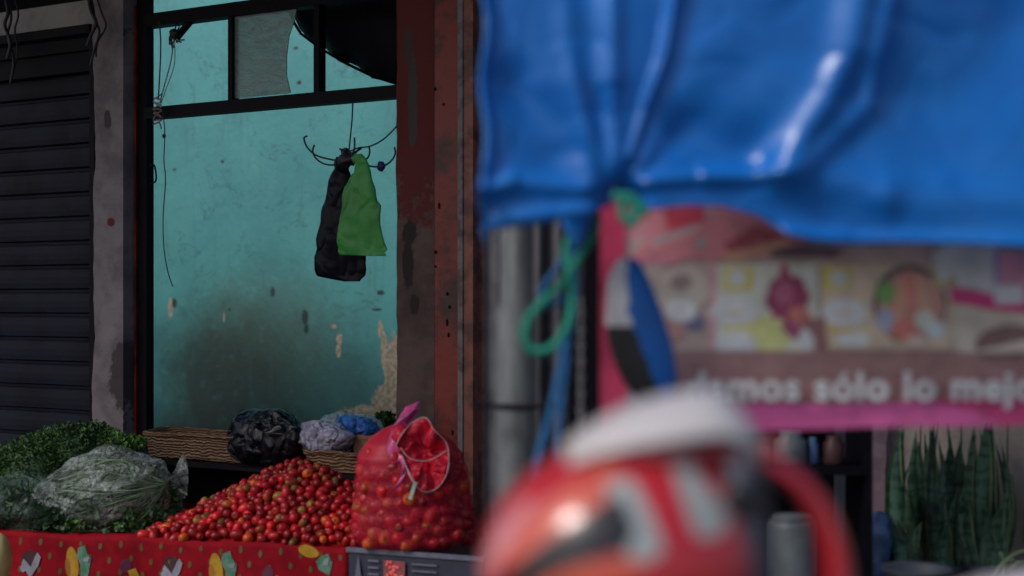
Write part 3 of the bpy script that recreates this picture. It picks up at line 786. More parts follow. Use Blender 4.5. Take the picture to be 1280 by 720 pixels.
# baskets on a rear bench
bz = W(300, 580, 5.0).z
mb = MB(); q0 = L(160, 590, -.28); q1 = L(452, 596, -.28)
BZ = L(250, 577, -.27).z; mb.box((q0.x-.1, -.33, BZ-.012), (q1.x+.10, -.06, BZ), M['iron']); mb.box((q0.x-.03, -.10, .1), (q1.x+.03, -.09, BZ-.013), M['dark'])  # dark panel below the seat stands in for the shaded gap
for x in (q0.x-.08, q1.x+.04): mb.box((x, -.28, 0), (x+.04, -.07, BZ-.0185), M['iron'])
o = mb.build('rear_bench', mw=FM); tag(o, 'low dark wooden bench along the doorway sill behind the tomatoes', 'bench')
def basket(a, b, ytop, ybot, n, lab, dep=.2):
    p = L(a, ytop, n); q = L(b, ybot, n); cx = (p.x+q.x)/2; hw = abs(q.x-p.x)/2
    root = empty('flat_basket', mw=FM @ Matrix.Translation((cx, n+dep/2, BZ+.001)), label=lab, cat='basket', group='woven baskets on the rear bench')
    zt = (L((a+b)/2, ytop, n).z-BZ-.001)
    def wall(u, v):
        t = 2*math.pi*u; c, s = math.cos(t), math.sin(t); e = 4
        d = (abs(c)**e+abs(s)**e)**(-1/e); k = .93+.07*v
        return Vector((c*d*hw*k, s*d*dep/2*k, zt*v+.004*math.sin(t*3)))
    mb = MB(); mb.grid(wall, 48, 8, M['wicker'], closeu=True); mb.grid(lambda u, v: wall(u, .15)*1.0*(1-v*.98)+Vector((0, 0, zt*.1*v)), 48, 2, M['wicker'], closeu=True)
    o = mb.build('basket_wall', root); so = o.modifiers.new('t', 'SOLIDIFY'); so.thickness = .008
    mb = MB(); mb.tube([wall(i/48, 1) for i in range(49)], .008, M['wicker'], 8); mb.build('rim', root)
    return root
basket(168, 334, 546, 575, -.27, 'long flat woven basket under the black bag', .2)
basket(372, 455, 567, 592, -.31, 'short woven basket holding the pale plastic bags beside the net sack', .22)
# bags on the baskets
def LB(n): return lambda px, py, off: L(px, py, n+off)
mb = MB(); crumple(mb, LB(-.2), [(511, 318, 332), (514, 305, 352), (522, 295, 372), (535, 286, 384), (550, 280, 386), (562, 278, 386), (575, 283, 380), (588, 295, 365)], lambda v: .03+.11*math.sin(math.pi*v)**.6, M['blackbag'], 36, 30, .03, 12)
o = mb.build('rubbish_bag', mw=FM); recenter(o); tag(o, 'bulging black plastic bag lying on the long woven basket', 'bag')
mb = MB(); crumple(mb, LB(-.24), [(526, 388, 400), (530, 376, 428), (540, 371, 442), (552, 370, 442), (562, 374, 440), (568, 380, 436)], lambda v: .03+.06*math.sin(math.pi*v)**.6, M['lilac'], 30, 22, .018, 16)
o = mb.build('pale_bag', mw=FM); recenter(o); tag(o, 'crumpled lilac white plastic bag left of the blue bundle', 'bag')
mb = MB(); crumple(mb, LB(-.14), [(515, 425, 436), (518, 408, 458), (526, 398, 470), (536, 396, 478), (546, 400, 480), (556, 410, 478)], lambda v: .02+.06*math.sin(math.pi*v)**.6, M['skyplastic'], 30, 22, .018, 16)
o = mb.build('clear_bag', mw=FM); recenter(o); tag(o, 'pale blue green plastic bag wrapped round a blue bundle', 'bag')
mb = MB(); crumple(mb, LB(-.215), [(519, 428, 440), (524, 420, 460), (532, 424, 472), (541, 436, 476), (548, 444, 472)], lambda v: .02+.035*math.sin(math.pi*v)**.6, M['bluefilm'], 24, 18, .014, 20)
o = mb.build('blue_bundle', mw=FM); recenter(o); tag(o, 'bright blue plastic bundle on top of the pale bags', 'bag')
mb = MB(); a = L(442, 566, -.25); b = L(484, 546, -.25); mb.box((a.x, -.25, a.z-.06), (b.x, -.12, b.z), M['card'])
mb.box((a.x-.003, -.254, b.z-.012), (b.x+.003, -.2505, b.z+.002), M['card'])
o = mb.build('cardboard_box', mw=FM); recenter(o); tag(o, 'small brown cardboard box between the blue bundle and the net sack', 'box')

# leafy things
def leaves(mb, P, n, size, m, curl=.5, shape=1.0):
    for i in range(n):
        p, nrm = P(); a = Vector((random.gauss(0, 1), random.gauss(0, 1), random.gauss(0, 1))); d = (nrm*1.0+a*.6).normalized(); s = d.cross(Vector((random.gauss(0, 1), random.gauss(0, 1), random.gauss(0, 1)))).normalized()
        L_ = size*random.uniform(.5, 1.3); w = L_*.5*shape; k = s.cross(d)
        mb.add([p, p+d*L_*.5+s*w+k*L_*curl*.3, p+d*L_, p+d*L_*.5-s*w+k*L_*curl*.3], [(0, 1, 2, 3)], random.choice(m) if isinstance(m, list) else m)
def vol(parts):
    def P():
        c, r = random.choice(parts); d = Vector((random.gauss(0, 1), random.gauss(0, 1), random.gauss(0, 1))).normalized()
        k = random.uniform(.7, 1.05)*(1+.2*noise.noise(d*3+c*5)); return Vector((c.x+d.x*r[0]*k, c.y+d.y*r[1]*k, c.z+d.z*r[2]*k)), d
    return P
def herb(name, cl, n, size, m, lab, cat, core=True):
    root = empty(name, loc=(cl[0][0].x, cl[0][0].y, min(c.z-r[2] for c, r in cl)), label=lab, cat=cat)
    o0 = root.location.copy()
    cl2 = [(c-o0, r) for c, r in cl]
    mb = MB(); leaves(mb, vol(cl2), n, size, m); mb.build('foliage', root)
    mb = MB()
    for c, r in cl2:
        mb.ell(c, tuple(q*.75 for q in r), M['greens'], 14, 9, .3, 3)
        for i in range(6): mb.tube([c+Vector((random.uniform(-.5, .5)*r[0], random.uniform(-.5, .5)*r[1], -r[2]*.9)), c+Vector((random.uniform(-.9, .9)*r[0], random.uniform(-.7, .7)*r[1], r[2]*.8))], .002, M['stem'], 5)
    mb.build('stem_bundle', root)
    return root
def blob(px, py, Y, rx, ry, rd): k = mpp(Y); return (W(px, py, Y), (rx*k, rd, ry*k))
herb('parsley_bunch', [blob(85, 570, 4.95, 62, 38, .13), blob(45, 585, 4.9, 55, 38, .12), blob(112, 556, 5.0, 38, 26, .1)], 13000, .0125, [M['herb'], M['herb'], M['herb'], M['greens'], M['herbpale']], 'big dark green bunch of curly parsley at the left end of the stall', 'herbs')
herb('coriander_bunch', [blob(145, 552, 4.95, 26, 9, .06), blob(165, 553, 4.95, 16, 6, .05)], 900, .014, [M['herbpale']], 'small bright green herb tuft beside the big parsley bunch', 'herbs')
herb('leafy_greens', [blob(30, 632, 4.74, 52, 34, .12), blob(75, 644, 4.70, 45, 24, .12)], 3600, .024, [M['greens'], M['herb']], 'dull green leaves packed in a dusty bag at the left edge', 'vegetables')
herb('bagged_greens', [blob(150, 615, 4.74, 56, 38, .09), blob(110, 640, 4.68, 56, 26, .12), blob(165, 648, 4.66, 44, 18, .09), blob(195, 632, 4.72, 26, 26, .07)], 3600, .022, [M['greens'], M['greens'], M['herbpale']], 'long green vegetables inside the clear plastic bag', 'vegetables')
herb('cilantro_bunch', [(FM @ L(482, 530, .1), (.035, .05, .04))], 500, .014, [M['herb']], 'dark green sprigs lying behind the blue bundle', 'herbs')
root = empty('spring_onions', loc=W(120, 660, 4.66), label='long pale stems lying toward the knot inside the clear plastic bag', cat='vegetables')
o0 = root.location.copy()
for part in range(1):
    mb = MB()
    for i in range(50):
        a = random.uniform(0, 6.28); rr = random.uniform(.3, 1); e = W(208, 606, 4.62)-o0
        m_ = W(random.uniform(120, 165), 618-math.sin(a+random.uniform(-.5, .5))*46*rr, 4.68-abs(math.cos(a))*.12*rr)-o0; f_ = W(random.uniform(60, 95), 630-math.sin(a+random.uniform(-.9, .9))*42*rr, 4.68-abs(math.cos(a))*.11*rr)-o0
        mb.tube(smoothpath([e+Vector((0, random.uniform(-.01, .01), random.uniform(-.01, .01))), m_, f_], 5), [.0018]*5+[.003]*5+[.002], random.choice([M['stem'], M['greens']]), 5)
    mb.build('stem_bundle', root)
# the clear bag over the greens: gathered at the right
KN = (212, 604)
mb = MB()
def bagf(u, v):
    a = 2*math.pi*u
    k = mpp(4.76)
    # v 0 = knot end (right), 1 = far left
    r = math.sin(math.pi*min(1, v*.97+.03))**.55
    cx = 216-178*v; cy = 606+20*v
    rad = 54*r
    f = 1+.10*math.sin(a*9+3*v)*(1-v)+.07*noise.noise(Vector((math.cos(a)*3, math.sin(a)*3, v*5)))
    p = W(cx, cy-math.sin(a)*rad*f*.98, 4.70-math.cos(a)*.165*r)
    p.z = max(p.z, TZ+.006)
    return p+noise.noise_vector(p*22)*.010+noise.noise_vector(p*9)*.022
mb.grid(bagf, 64, 40, M['clear'], closeu=True)
def tuft(u, v):
    a = 2*math.pi*u; rr = 3+24*v; f = 1+.25*math.sin(a*7)
    p = W(212+18*v+6*math.cos(a), 604-6*v-math.sin(a)*rr*f, 4.74-math.cos(a)*.03*v*2)
    return p+noise.noise_vector(p*30)*.008
mb.grid(tuft, 42, 8, M['clear'], closeu=True)
o = mb.build('clear_plastic_bag'); recenter(o); tag(o, 'clear plastic bag gathered at its right end around green vegetables', 'bag')
mb = MB()
def bag2(u, v):
    a = 2*math.pi*u; r = math.sin(math.pi*v)**.5
    p = W(-20+110*v, 632-math.sin(a)*44*r, 4.70-math.cos(a)*.17*r); p.z = max(p.z, TZ+.006)
    return p+noise.noise_vector(p*18)*.012
mb.grid(bag2, 48, 30, M['cleardark'], closeu=True)
o = mb.build('dusty_plastic_bag'); recenter(o); tag(o, 'dusty see through plastic bag of leaves at the far left of the stall', 'bag')

# mango on a little crate before the cloth
mb = MB(); c = W(-6, 700, 4.36); mb.ell(c, (.05, .045, .088), M['melon'], 24, 16, .05, 2)
mb.tube([c+Vector((.004, 0, .084)), c+Vector((.006, 0, .095))], .003, M['wood'], 5)
o = mb.build('mango'); zb = c.z-.088; recenter(o); tag(o, 'pale yellow mango at the left edge before the red cloth', 'fruit')
root = empty('wooden_crate', loc=(c.x-.05, c.y, 0), label='small slatted wooden crate holding up the yellow mango', cat='crate')
mb = MB()
for zz in (.02, .13, .24):
    for y in (-.1, .09): mb.box((-.16, y, zz), (.16, y+.01, zz+.08), M['wood'])
    for x in (-.16, .15): mb.box((x, -.0895, zz), (x+.01, .0895, zz+.08), M['wood'])
mb.build('slat_wall', root)
mb = MB(); mb.box((-.165, -.105, zb-.012), (.165, .105, zb-.0005), M['wood']); mb.build('lid', root)
for x in (-.149, .134):
    for y in (-.089, .074):
        mb = MB(); mb.box((x, y, 0), (x+.015, y+.015, zb-.0125), M['wood']); mb.build('post', root)

# ------------------------------------------------------------------ right-hand stall
# blue tarp
hem = [(603, 283), (615, 287), (650, 284), (690, 278), (735, 268), (762, 256), (776, 246), (790, 256), (815, 262), (860, 257), (905, 258), (950, 270), (985, 292), (1015, 303), (1060, 306), (1120, 303), (1200, 305), (1280, 311), (1400, 316), (1600, 320)]
def hemy(px):
    for a, b in zip(hem, hem[1:]):
        if a[0] <= px <= b[0]: return a[1]+(b[1]-a[1])*(px-a[0])/(b[0]-a[0])
    return hem[-1][1]
ridges = [ # (x0,y0,x1,y1,width,amp metres toward the viewer)
    (788, 196, 808, 130, 5.5, .012), (808, 130, 830, 70, 6, .017), (830, 70, 846, -20, 6.5, .018), (846, -20, 862, -200, 9, .018),
    (768, 225, 764, 100, 9, .012), (764, 100, 766, -300, 14, .014), (742, 225, 712, 60, 12, .008), (712, 60, 690, -200, 16, .008),
    (607, 240, 605, -300, 6, .018), (612, 238, 640, 228, 12, .016), (640, 228, 750, 238, 12, .008),
    (975, 212, 1030, 130, 22, .020), (1030, 130, 1062, 60, 20, .019), (1062, 60, 1120, -250, 26, .022), (1000, 215, 1085, 130, 16, .010), (1085, 130, 1125, -60, 14, .012),
    (800, 228, 880, 220, 10, .012), (880, 220, 980, 218, 12, .018), (980, 218, 1100, 236, 30, .012),
    (860, 165, 930, 190, 34, -.016), (640, 110, 690, 190, 30, -.014), (1180, 120, 1260, 40, 90, -.02), (1110, 250, 1400, 240, 30, .008),
    (985, 292, 1060, 300, 9, .012), (1060, 300, 1280, 305, 10, .008), (625, 275, 740, 262, 9, .008)]
def segd(px, py, s):
    x0, y0, x1, y1 = s[:4]; dx, dy = x1-x0, y1-y0; t = max(0, min(1, ((px-x0)*dx+(py-y0)*dy)/(dx*dx+dy*dy))); return math.hypot(px-x0-dx*t, py-y0-dy*t)
chains = []
for s in ridges:
    if chains and chains[-1][-1][2:4] == s[0:2]: chains[-1].append(s)
    else: chains.append([s])
def tarpd(px, py):
    d = 0
    for ch in chains:
        b = 0
        for s in ch:
            q = s[5]*math.exp(-(segd(px, py, s)/s[4])**2)
            if abs(q) > abs(b): b = q
        d += b
    a = math.atan2(px-776, 250-py); r = math.hypot(px-776, py-250)
    g = min(1, r/60)*math.exp(-r/320)
    d += .005*g*math.sin(a*13+1)*math.exp(-(a/.9)**2)
    d += .020*noise.noise(Vector((px*.0035, py*.003, 3)))+.0022*noise.noise(Vector((px*.013, py*.009, 8)))
    d += -.05*math.exp(-(r/26)**2)
    return d
TY = 2.0
mb = MB()
def tarp(u, v):
    px = 602+900*u; yb = hemy(px); py = -420+(yb+420)*v
    d = tarpd(px, py)
    w = .004*math.sin(py*.045)*(1 if px < 640 else 0)
    p = W(px, py, TY); p.y = TY-d+.0*v
    return p+Vector((w, 0, 0))
mb.grid(tarp, 260, 190, M['tarp'])
top = CZ+(HY+420)/F*TY
mb.grid(lambda u, v: tarp(u, 0)+Vector((0, (1.5)*v, .18*v-.06*math.sin(math.pi*v)+.015*noise.noise(Vector((u*6, v*5, 2)))))+Vector((0, 0, .0)), 60, 20, M['tarp'])
o = mb.build('blue_tarp'); so = o.modifiers.new('t', 'SOLIDIFY'); so.thickness = .002; so.offset = 1
tag(o, 'creased bright blue tarpaulin hanging over the top of the stall', 'tarp')
# stall frame that carries the tarp
root = empty('market_stall', loc=(0, 0, 0), label='dark square steel frame holding up the blue tarp and the banner', cat='stall')
px0 = W(735, 0, 2.3).x; px1 = W(1620, 0, 2.3).x
for x, y in ((px0, 2.3), (px1, 2.3)):
    mb = MB(); mb.box((x-.026, y-.018, 0), (x+.026, y+.018, 2.13), M['iron']); mb.build('post', root)
mb = MB(); mb.box((W(600, 0, 2.06).x, 2.03, 2.06), (px1+.02, 2.06, 2.09), M['iron']); mb.build('front_rail', root)
mb = MB(); mb.box((px0-.018, 2.061, 2.06), (px0+.018, 3.52, 2.1), M['iron']); mb.build('side_rail', root)
mb = MB(); mb.box((W(600, 0, 3.5).x, 3.53, 2.18), (px1+.80, 3.56, 2.21), M['iron']); mb.build('rear_rail', root)
mb = MB(); zz = W(680, 508, 2.5).z; mb.tube([W(588, 507, 2.56), W(780, 510, 2.46)], .004, M['iron'], 6); mb.build('thin_rod', root)
for x in (px0+.05, px1+.75):
    mb = MB(); mb.box((x-.016, 3.53, 0), (x+.016, 3.559, 2.179), M['iron']); mb.build('post', root)

# grey pipe and corrugated sheet
root = empty('grey_pipe', loc=(W(646, 0, 2.62).x, 2.62, 0), label='thick pale grey pipe standing under the left corner of the tarp', cat='pipe')
r = 26*mpp(2.62)
mb = MB(); mb.tube([Vector((0, 0, 0)), Vector((0, 0, W(0, 392, 2.62).z)), Vector((0, 0, W(0, 375, 2.62).z)), Vector((0, 0, 2.05))], [r, r, r*.8, r*.76], M['grey'], 28); mb.build('pipe_body', root)
mb = MB(); zr = W(0, 436, 2.62).z
zr = W(0, 508, 2.62).z; mb.tube([Vector((0, 0, zr-.004)), Vector((0, 0, zr+.004))], r*1.04, M['iron'], 28); mb.build('collar', root)
mb = MB()
a = W(606, 0, 2.95).x; b = W(712, 0, 2.95).x
def cor(u, v): return Vector((a+(b-a)*u, 2.95+.012*math.sin(u*2*math.pi*4.2+.5), 2.05*v))
mb.grid(cor, 90, 4, M['corr'])
o = mb.build('corrugated_sheet'); so = o.modifiers.new('t', 'SOLIDIFY'); so.thickness = .002
tag(o, 'dull grey corrugated metal sheet standing behind the pale pipe', 'metal sheet')
# chain
root = empty('hanging_chain', loc=W(726, 380, 2.25), label='thin steel chain hanging beside the left post of the stall', cat='chain')
c0 = W(726, 380, 2.36); 
mb = MB(); n = 30
for i in range(n):
    z = -i*.013; r = .0042; ax = i % 2
    pts = [Vector(((math.cos(t)*r*.7 if ax else 0), (0 if ax else math.cos(t)*r*.7), z+math.sin(t)*.0085)) for t in [2*math.pi*q/10 for q in range(11)]]
    mb.tube(pts, .0014, M['chain'], 5, cap=False)
mb.build('chain_links', root)
mb = MB(); mb.tube([Vector((0, 0, .01)), Vector((.004, .01, .2))], .0012, M['chain'], 5); mb.build('cord', root)

# ropes
def rope(pts, r, m, Y0, lab, name):
    P = smoothpath([W(x, y, Y0+(d[0] if d else 0)) for x, y, *d in pts], 8)
    mb = MB()
    for k in range(3):     # three-strand twist
        Q = []
        for i, p in enumerate(P):
            d = (P[min(i+1, len(P)-1)]-P[max(i-1, 0)]).normalized(); a = d.orthogonal().normalized() if abs(d.y) > .9 else d.cross(Vector((0, 1, 0))).normalized(); b = d.cross(a); t = i*.9+k*2.094
            Q.append(p+(a*math.cos(t)+b*math.sin(t))*r*.5)
        mb.tube(Q, r*.62, M[m], 6)
    o = mb.build(name); recenter(o); return tag(o, lab, 'rope')
rope([(768, 244), (785, 250), (797, 262), (790, 278), (778, 268), (782, 246), (800, 256), (806, 268)], .0065, 'green_rope', 1.97, 'green rope knotted round the gathered corner of the tarp', 'rope_knot')
rope([(748, 272, .05), (742, 292, .05), (722, 325, .04), (706, 352, .02), (680, 376, 0), (660, 400, 0), (656, 424, 0), (668, 439, 0), (690, 434, 0), (708, 410, 0), (715, 380, .01), (713, 345, .03), (708, 312, .05), (716, 290, .06)], .006, 'green_rope', 2.04, 'green rope hanging in a loop below the blue tarp', 'rope_loop')
rope([(735, 262, .04), (722, 285, .05), (716, 310, .06), (719, 350, .06), (716, 392, .05), (704, 440, .04), (697, 480, .04), (688, 520, .04), (676, 560, .04), (662, 610, .04), (640, 690, .05), (630, 740, .06)], .006, 'blue_rope', 2.06, 'long blue rope running down past the grey pipe', 'rope')
rope([(700, 262, .05), (712, 292, .05), (700, 330, .06), (684, 352, .05), (676, 368, .05), (690, 382, .06), (706, 372, .07), (712, 400, .07), (709, 450, .06), (703, 500, .06), (698, 545, .06), (690, 600, .06)], .0045, 'blue_rope', 2.1, 'thinner blue rope twisted behind the green loop', 'rope')
mb = MB(); crumple(mb, lambda px, py, off: W(px, py, 2.08+off), [(252, 704, 740), (266, 702, 744), (285, 706, 738), (300, 712, 728), (310, 716, 722)], lambda v: .012, M['tarp'], 18, 14, .006, 30)
o = mb.build('tarp_scrap'); recenter(o); tag(o, 'small blue tarp corner bunched beside the rope loop', 'tarp')

# food banner
BY = 2.2
root = empty('food_banner', loc=(W(1010, 0, BY).x, BY, W(0, 535, BY).z), label='printed food banner with packages and white lettering under the blue tarp', cat='banner')
b0 = root.location.copy()
def BP(px, py, off=0):
    sag = .006*math.sin((px-750)*.012)+.004*math.sin(py*.03+px*.01)
    return W(px, py, BY)+Vector((0, sag-off, 0))-b0
mb = MB()
def quad(x0, y0, x1, y1, col, off=0, nx=1, sk=0):
    m = pm(col) if isinstance(col, tuple) else col
    mb.grid(lambda u, v: BP(x0+(x1-x0)*u, y0+(y1-y0)*v+sk*u, off), max(1, int((x1-x0)/12)), max(1, int((y1-y0)/14)), m)
def shp(pts, col, off): 
    m = pm(col) if isinstance(col, tuple) else col
    c = (sum(p[0] for p in pts)/len(pts), sum(p[1] for p in pts)/len(pts)); n = len(pts)
    vs = [BP(c[0], c[1], off)]+[BP(x, y, off) for x, y in pts]
    mb.add(vs, [(0, i+1, (i+1) % n+1) for i in range(n)], m)
def el(cx, cy, rx, ry, col, off, rot=0, n=22, w=0):
    pts = [(cx+x*(1+w*math.sin(i*2.4)), cy+y*(1+w*math.cos(i*3.1))) for i, (x, y) in enumerate(disc(rx, ry, 0, 0, n, rot))]; shp(pts, col, off)
quad(750, 225, 1420, 520, (160, 134, 124))                      # ground of the print
quad(750, 225, 783, 540, (158, 8, 50), .001)                    # crimson border
quad(783, 225, 1420, 300, (176, 110, 118), .001)
quad(783, 300, 832, 470, (158, 138, 128), .0012)
shp([(800, 262), (880, 240), (990, 250), (1010, 318), (900, 325), (790, 322)], (190, 96, 104), .0016)
shp([(830, 262), (878, 256), (880, 276), (835, 288)], (176, 28, 48), .002)
shp([(815, 300), (870, 282), (885, 300), (868, 320), (818, 322)], (132, 138, 146), .002)
shp([(905, 305), (945, 282), (1000, 300), (985, 316), (915, 322)], (138, 40, 48), .002)
shp([(900, 318), (985, 298), (1000, 306), (920, 328)], (180, 122, 94), .0024)
shp([(960, 312), (1005, 304), (1060, 312), (1040, 322), (965, 322)], (60, 36, 44), .0026)
quad(783, 322, 850, 330, (186, 96, 120), .0022)
el(855, 362, 34, 30, (164, 150, 138), .002); el(852, 352, 14, 10, (120, 96, 92), .0024); el(852, 388, 20, 15, (188, 188, 206), .0026); el(868, 402, 14, 12, (74, 66, 104), .0024); el(835, 415, 22, 14, (150, 100, 90), .002)
# pack one
quad(888, 330, 1022, 446, (206, 186, 168), .003); quad(888, 330, 896, 446, (206, 130, 140), .0034)
quad(905, 334, 942, 362, (208, 168, 62), .0036); el(922, 347, 12, 10, (224, 222, 226), .004)
el(919, 389, 30, 18, (224, 218, 218), .004); el(921, 391, 14, 5, (208, 176, 160), .0044)
quad(905, 406, 942, 412, (212, 170, 70), .0036); el(920, 430, 26, 14, (222, 220, 220), .004); el(920, 440, 16, 5, (150, 160, 190), .0044)
el(962, 418, 26, 24, (222, 188, 104), .0036, 0, 18, .12)
el(984, 372, 26, 30, (122, 20, 54), .004, .3, 20, .10); el(980, 366, 12, 14, (160, 60, 96), .0044, .3); shp([(976, 330), (984, 330), (988, 350), (974, 350)], (140, 28, 60), .0042)
el(1000, 396, 16, 12, (196, 84, 74), .0044, .6, 14, .12); el(995, 412, 20, 12, (130, 34, 72), .004, .5, 14, .15); el(1008, 426, 12, 18, (214, 204, 196), .0046, .2); el(1005, 348, 18, 12, (206, 196, 176), .0038)
shp([(1000, 400), (1030, 396), (1034, 446), (1012, 446)], (120, 66, 66), .0048)
# pack two
quad(1026, 330, 1190, 436, (208, 160, 132), .003); quad(1028, 334, 1062, 362, (216, 166, 60), .0036); el(1048, 348, 11, 10, (226, 224, 228), .004)
el(1054, 391, 28, 18, (222, 216, 214), .004); el(1054, 392, 14, 4, (205, 170, 158), .0044); quad(1034, 404, 1066, 416, (210, 150, 60), .0036); el(1064, 424, 22, 9, (220, 218, 218), .004)
el(1135, 380, 46, 50, (66, 50, 56), .004); el(1136, 384, 41, 45, (176, 116, 100), .0044); el(1105, 366, 11, 16, (86, 132, 50), .005, .2, 12, .1)
for (x, y, rx, ry, c, ro) in ((1122, 380, 7, 34, (206, 120, 92), .2), (1136, 366, 8, 32, (192, 96, 84), -.1), (1150, 376, 7, 34, (212, 132, 100), -.3), (1128, 412, 18, 14, (196, 84, 70), 0), (1152, 400, 13, 13, (222, 188, 172), 0),
                              (1104, 400, 12, 14, (140, 140, 166), 0), (1166, 412, 13, 12, (176, 184, 184), 0), (1178, 350, 16, 14, (158, 140, 98), 0), (1142, 426, 14, 8, (226, 160, 146), 0)):
    el(x, y, rx, ry, c, .0055, ro, 14, .08)
# pack three, right edge
shp([(1160, 318), (1180, 306), (1240, 302), (1250, 380), (1188, 374), (1172, 350)], (222, 196, 202), .0056); el(1206, 323, 28, 18, (218, 222, 234), .006); el(1204, 325, 15, 6, (168, 180, 216), .0065)
shp([(1184, 358), (1215, 362), (1245, 372), (1300, 382), (1420, 392), (1420, 402), (1240, 388), (1186, 378)], (206, 20, 88), .0062); quad(1246, 316, 1420, 384, (226, 108, 136), .0058); quad(1240, 316, 1247, 372, (130, 110, 158), .006); quad(1240, 356, 1276, 380, (226, 186, 208), .0064)
shp([(1190, 380), (1420, 402), (1420, 440), (1190, 440)], (186, 168, 150), .005)
el(1262, 432, 46, 26, (104, 66, 62), .0054)
# brown table strip, lettering ground, pink stripe
quad(840, 438, 1420, 470, (128, 84, 80), .0050)
shp([(850, 452), (1420, 438), (1420, 508), (850, 512)], (124, 78, 76), .0064)
quad(783, 440, 850, 510, (96, 66, 78), .003)
shp([(850, 502), (1060, 504), (1150, 500), (1200, 496), (1420, 496), (1420, 530), (1100, 533), (1000, 537), (920, 538), (860, 520)], (196, 52, 120), .0072)
shp([(1150, 500), (1200, 497), (1420, 496), (1420, 530), (1250, 531), (1215, 512)], (166, 18, 78), .0078)
o = mb.build('banner_sheet', root)
# lettering
def text(body, size, m, off):
    cu = bpy.data.curves.new('lettering', 'FONT'); cu.body = body; cu.size = size; cu.offset = off; cu.extrude = .0005; cu.space_character = 1.07
    o = bpy.data.objects.new('lettering', cu); COL.objects.link(o)
    bpy.context.view_layer.update()
    me = bpy.data.meshes.new_from_object(o.evaluated_get(bpy.context.evaluated_depsgraph_get())); bpy.data.objects.remove(o); bpy.data.curves.remove(cu)
    me.materials.clear(); me.materials.append(m); return me
me = text('damos s\u00f3lo lo mejor', .060, pm((225, 230, 240)), .0)
xs = [v.co.x for v in me.vertices]; w0 = max(xs)-min(xs)
tw = (1312-857)*mpp(BY)
me.transform(Matrix.Scale(tw/w0, 4, (1, 0, 0)))
import bmesh
bm = bmesh.new()
for i, (dx, dy) in enumerate(((0, 0), (.0022, 0), (-.0022, 0), (0, .0018), (0, -.0018), (.0016, .0014), (-.0016, -.0014), (.0016, -.0014), (-.0016, .0014))):
    m2 = me.copy(); m2.transform(Matrix.Translation((dx, dy, i*.00012))); bm.from_mesh(m2); bpy.data.meshes.remove(m2)
bm.to_mesh(me); bm.free()
o = bpy.data.objects.new('lettering', me); COL.objects.link(o); o.parent = root
o.rotation_euler = (R(90), 0, 0); p = W(857, 498, BY)-b0; o.location = (p.x-min(xs)*tw/w0, -.022, p.z)

# oval in flat white, blue and black in front of the banner's left end
PYd = 2.12
root = empty('oval_panel', loc=W(800, 400, PYd), label='tall tilted oval in white, blue and black before the banner border', cat='panel')
p0 = W(800, 400, PYd)
outl = [(322, 776, 792), (330, 768, 802), (350, 760, 812), (380, 757, 824), (400, 756, 831), (430, 760, 841), (460, 770, 846), (480, 780, 846), (495, 795, 842), (506, 812, 836)]
def pmf(c):
    p = c+p0; px = 640+p.x/p.y*F; py = HY-(p.z-CZ)/p.y*F
    bl = 784+(py-322)*.02+(max(0, py-390)*.36)
    if px > bl: return M['ovalblue']
    return M['ovalwhite'] if py < 408 else M['blackrub']
mb = MB()
def ov(u, v):
    py = 322+184*v; l, r = rows_interp(outl, py); a = 2*math.pi*u; return W((l+r)/2-math.cos(a)*(r-l)/2, py, PYd-math.sin(a)*.022*math.sin(math.pi*v)**.5)-p0
mb.grid(ov, 60, 60, M['ovalblue'], closeu=True, mf=pmf); mb.build('shell', root)
mb = MB(); mb.tube([W(784, 322, PYd)-p0, W(786, 285, PYd+.02)-p0, W(790, 262, 2.04)-p0], .003, M['whitestring'], 6); mb.build('hanging_strap', root)

# snake plants
def strap(mb, base, tip, w, twist, bend):
    n = 14
    def fn(u, v):
        t = v; p = base.lerp(tip, t)+Vector((bend*math.sin(t*math.pi)*1.0, .02*math.sin(t*2.5), 0))
        ww = w*(.65+.55*math.sin(min(1, t*1.25)*math.pi*.62))*(1-max(0, (t-.62)/.38)**1.7)
        a = twist*(t-.2); d = Vector((math.cos(a), math.sin(a), 0)); nn = Vector((-d.y, d.x, 0))
        q = (u-.5)*2
        return p+d*q*ww-nn*(1-q*q)*w*.35
    mb.grid(fn, 8, n, M['snake'])
    nv = len(mb.f)
    for i in range(n*8):
        if i % 8 in (0, 7): mb.m[nv-n*8+i] = mb.mi(M['snakeedge']) if (i % 8 == 7) else mb.m[nv-n*8+i]
plants = [(1140, 3.86, [(1126, 1130, 528, 12), (1142, 1146, 540, 9), (1155, 1150, 552, 9), (1118, 1120, 575, 8), (1148, 1137, 610, 8)]),
          (1186, 3.80, [(1168, 1165, 545, 11), (1180, 1180, 568, 10), (1196, 1202, 552, 11), (1210, 1204, 560, 10), (1188, 1196, 620, 9), (1175, 1160, 596, 8)]),
          (1232, 3.74, [(1222, 1219, 534, 9), (1232, 1236, 522, 11), (1246, 1242, 520, 9), (1215, 1214, 590, 9), (1255, 1262, 612, 8), (1238, 1226, 600, 8)]),
          (1318, 3.66, [(1304, 1306, 560, 10), (1320, 1322, 540, 11), (1296, 1290, 640, 8), (1330, 1336, 560, 10)])]
PL = ['snake plant closest to the dusty pink sack in its grey pot', 'snake plant with a wide clump of leaves, second from the pink sack', 'tall striped snake plant touching the underside of the banner', 'snake plant cut by the right edge of the photograph']
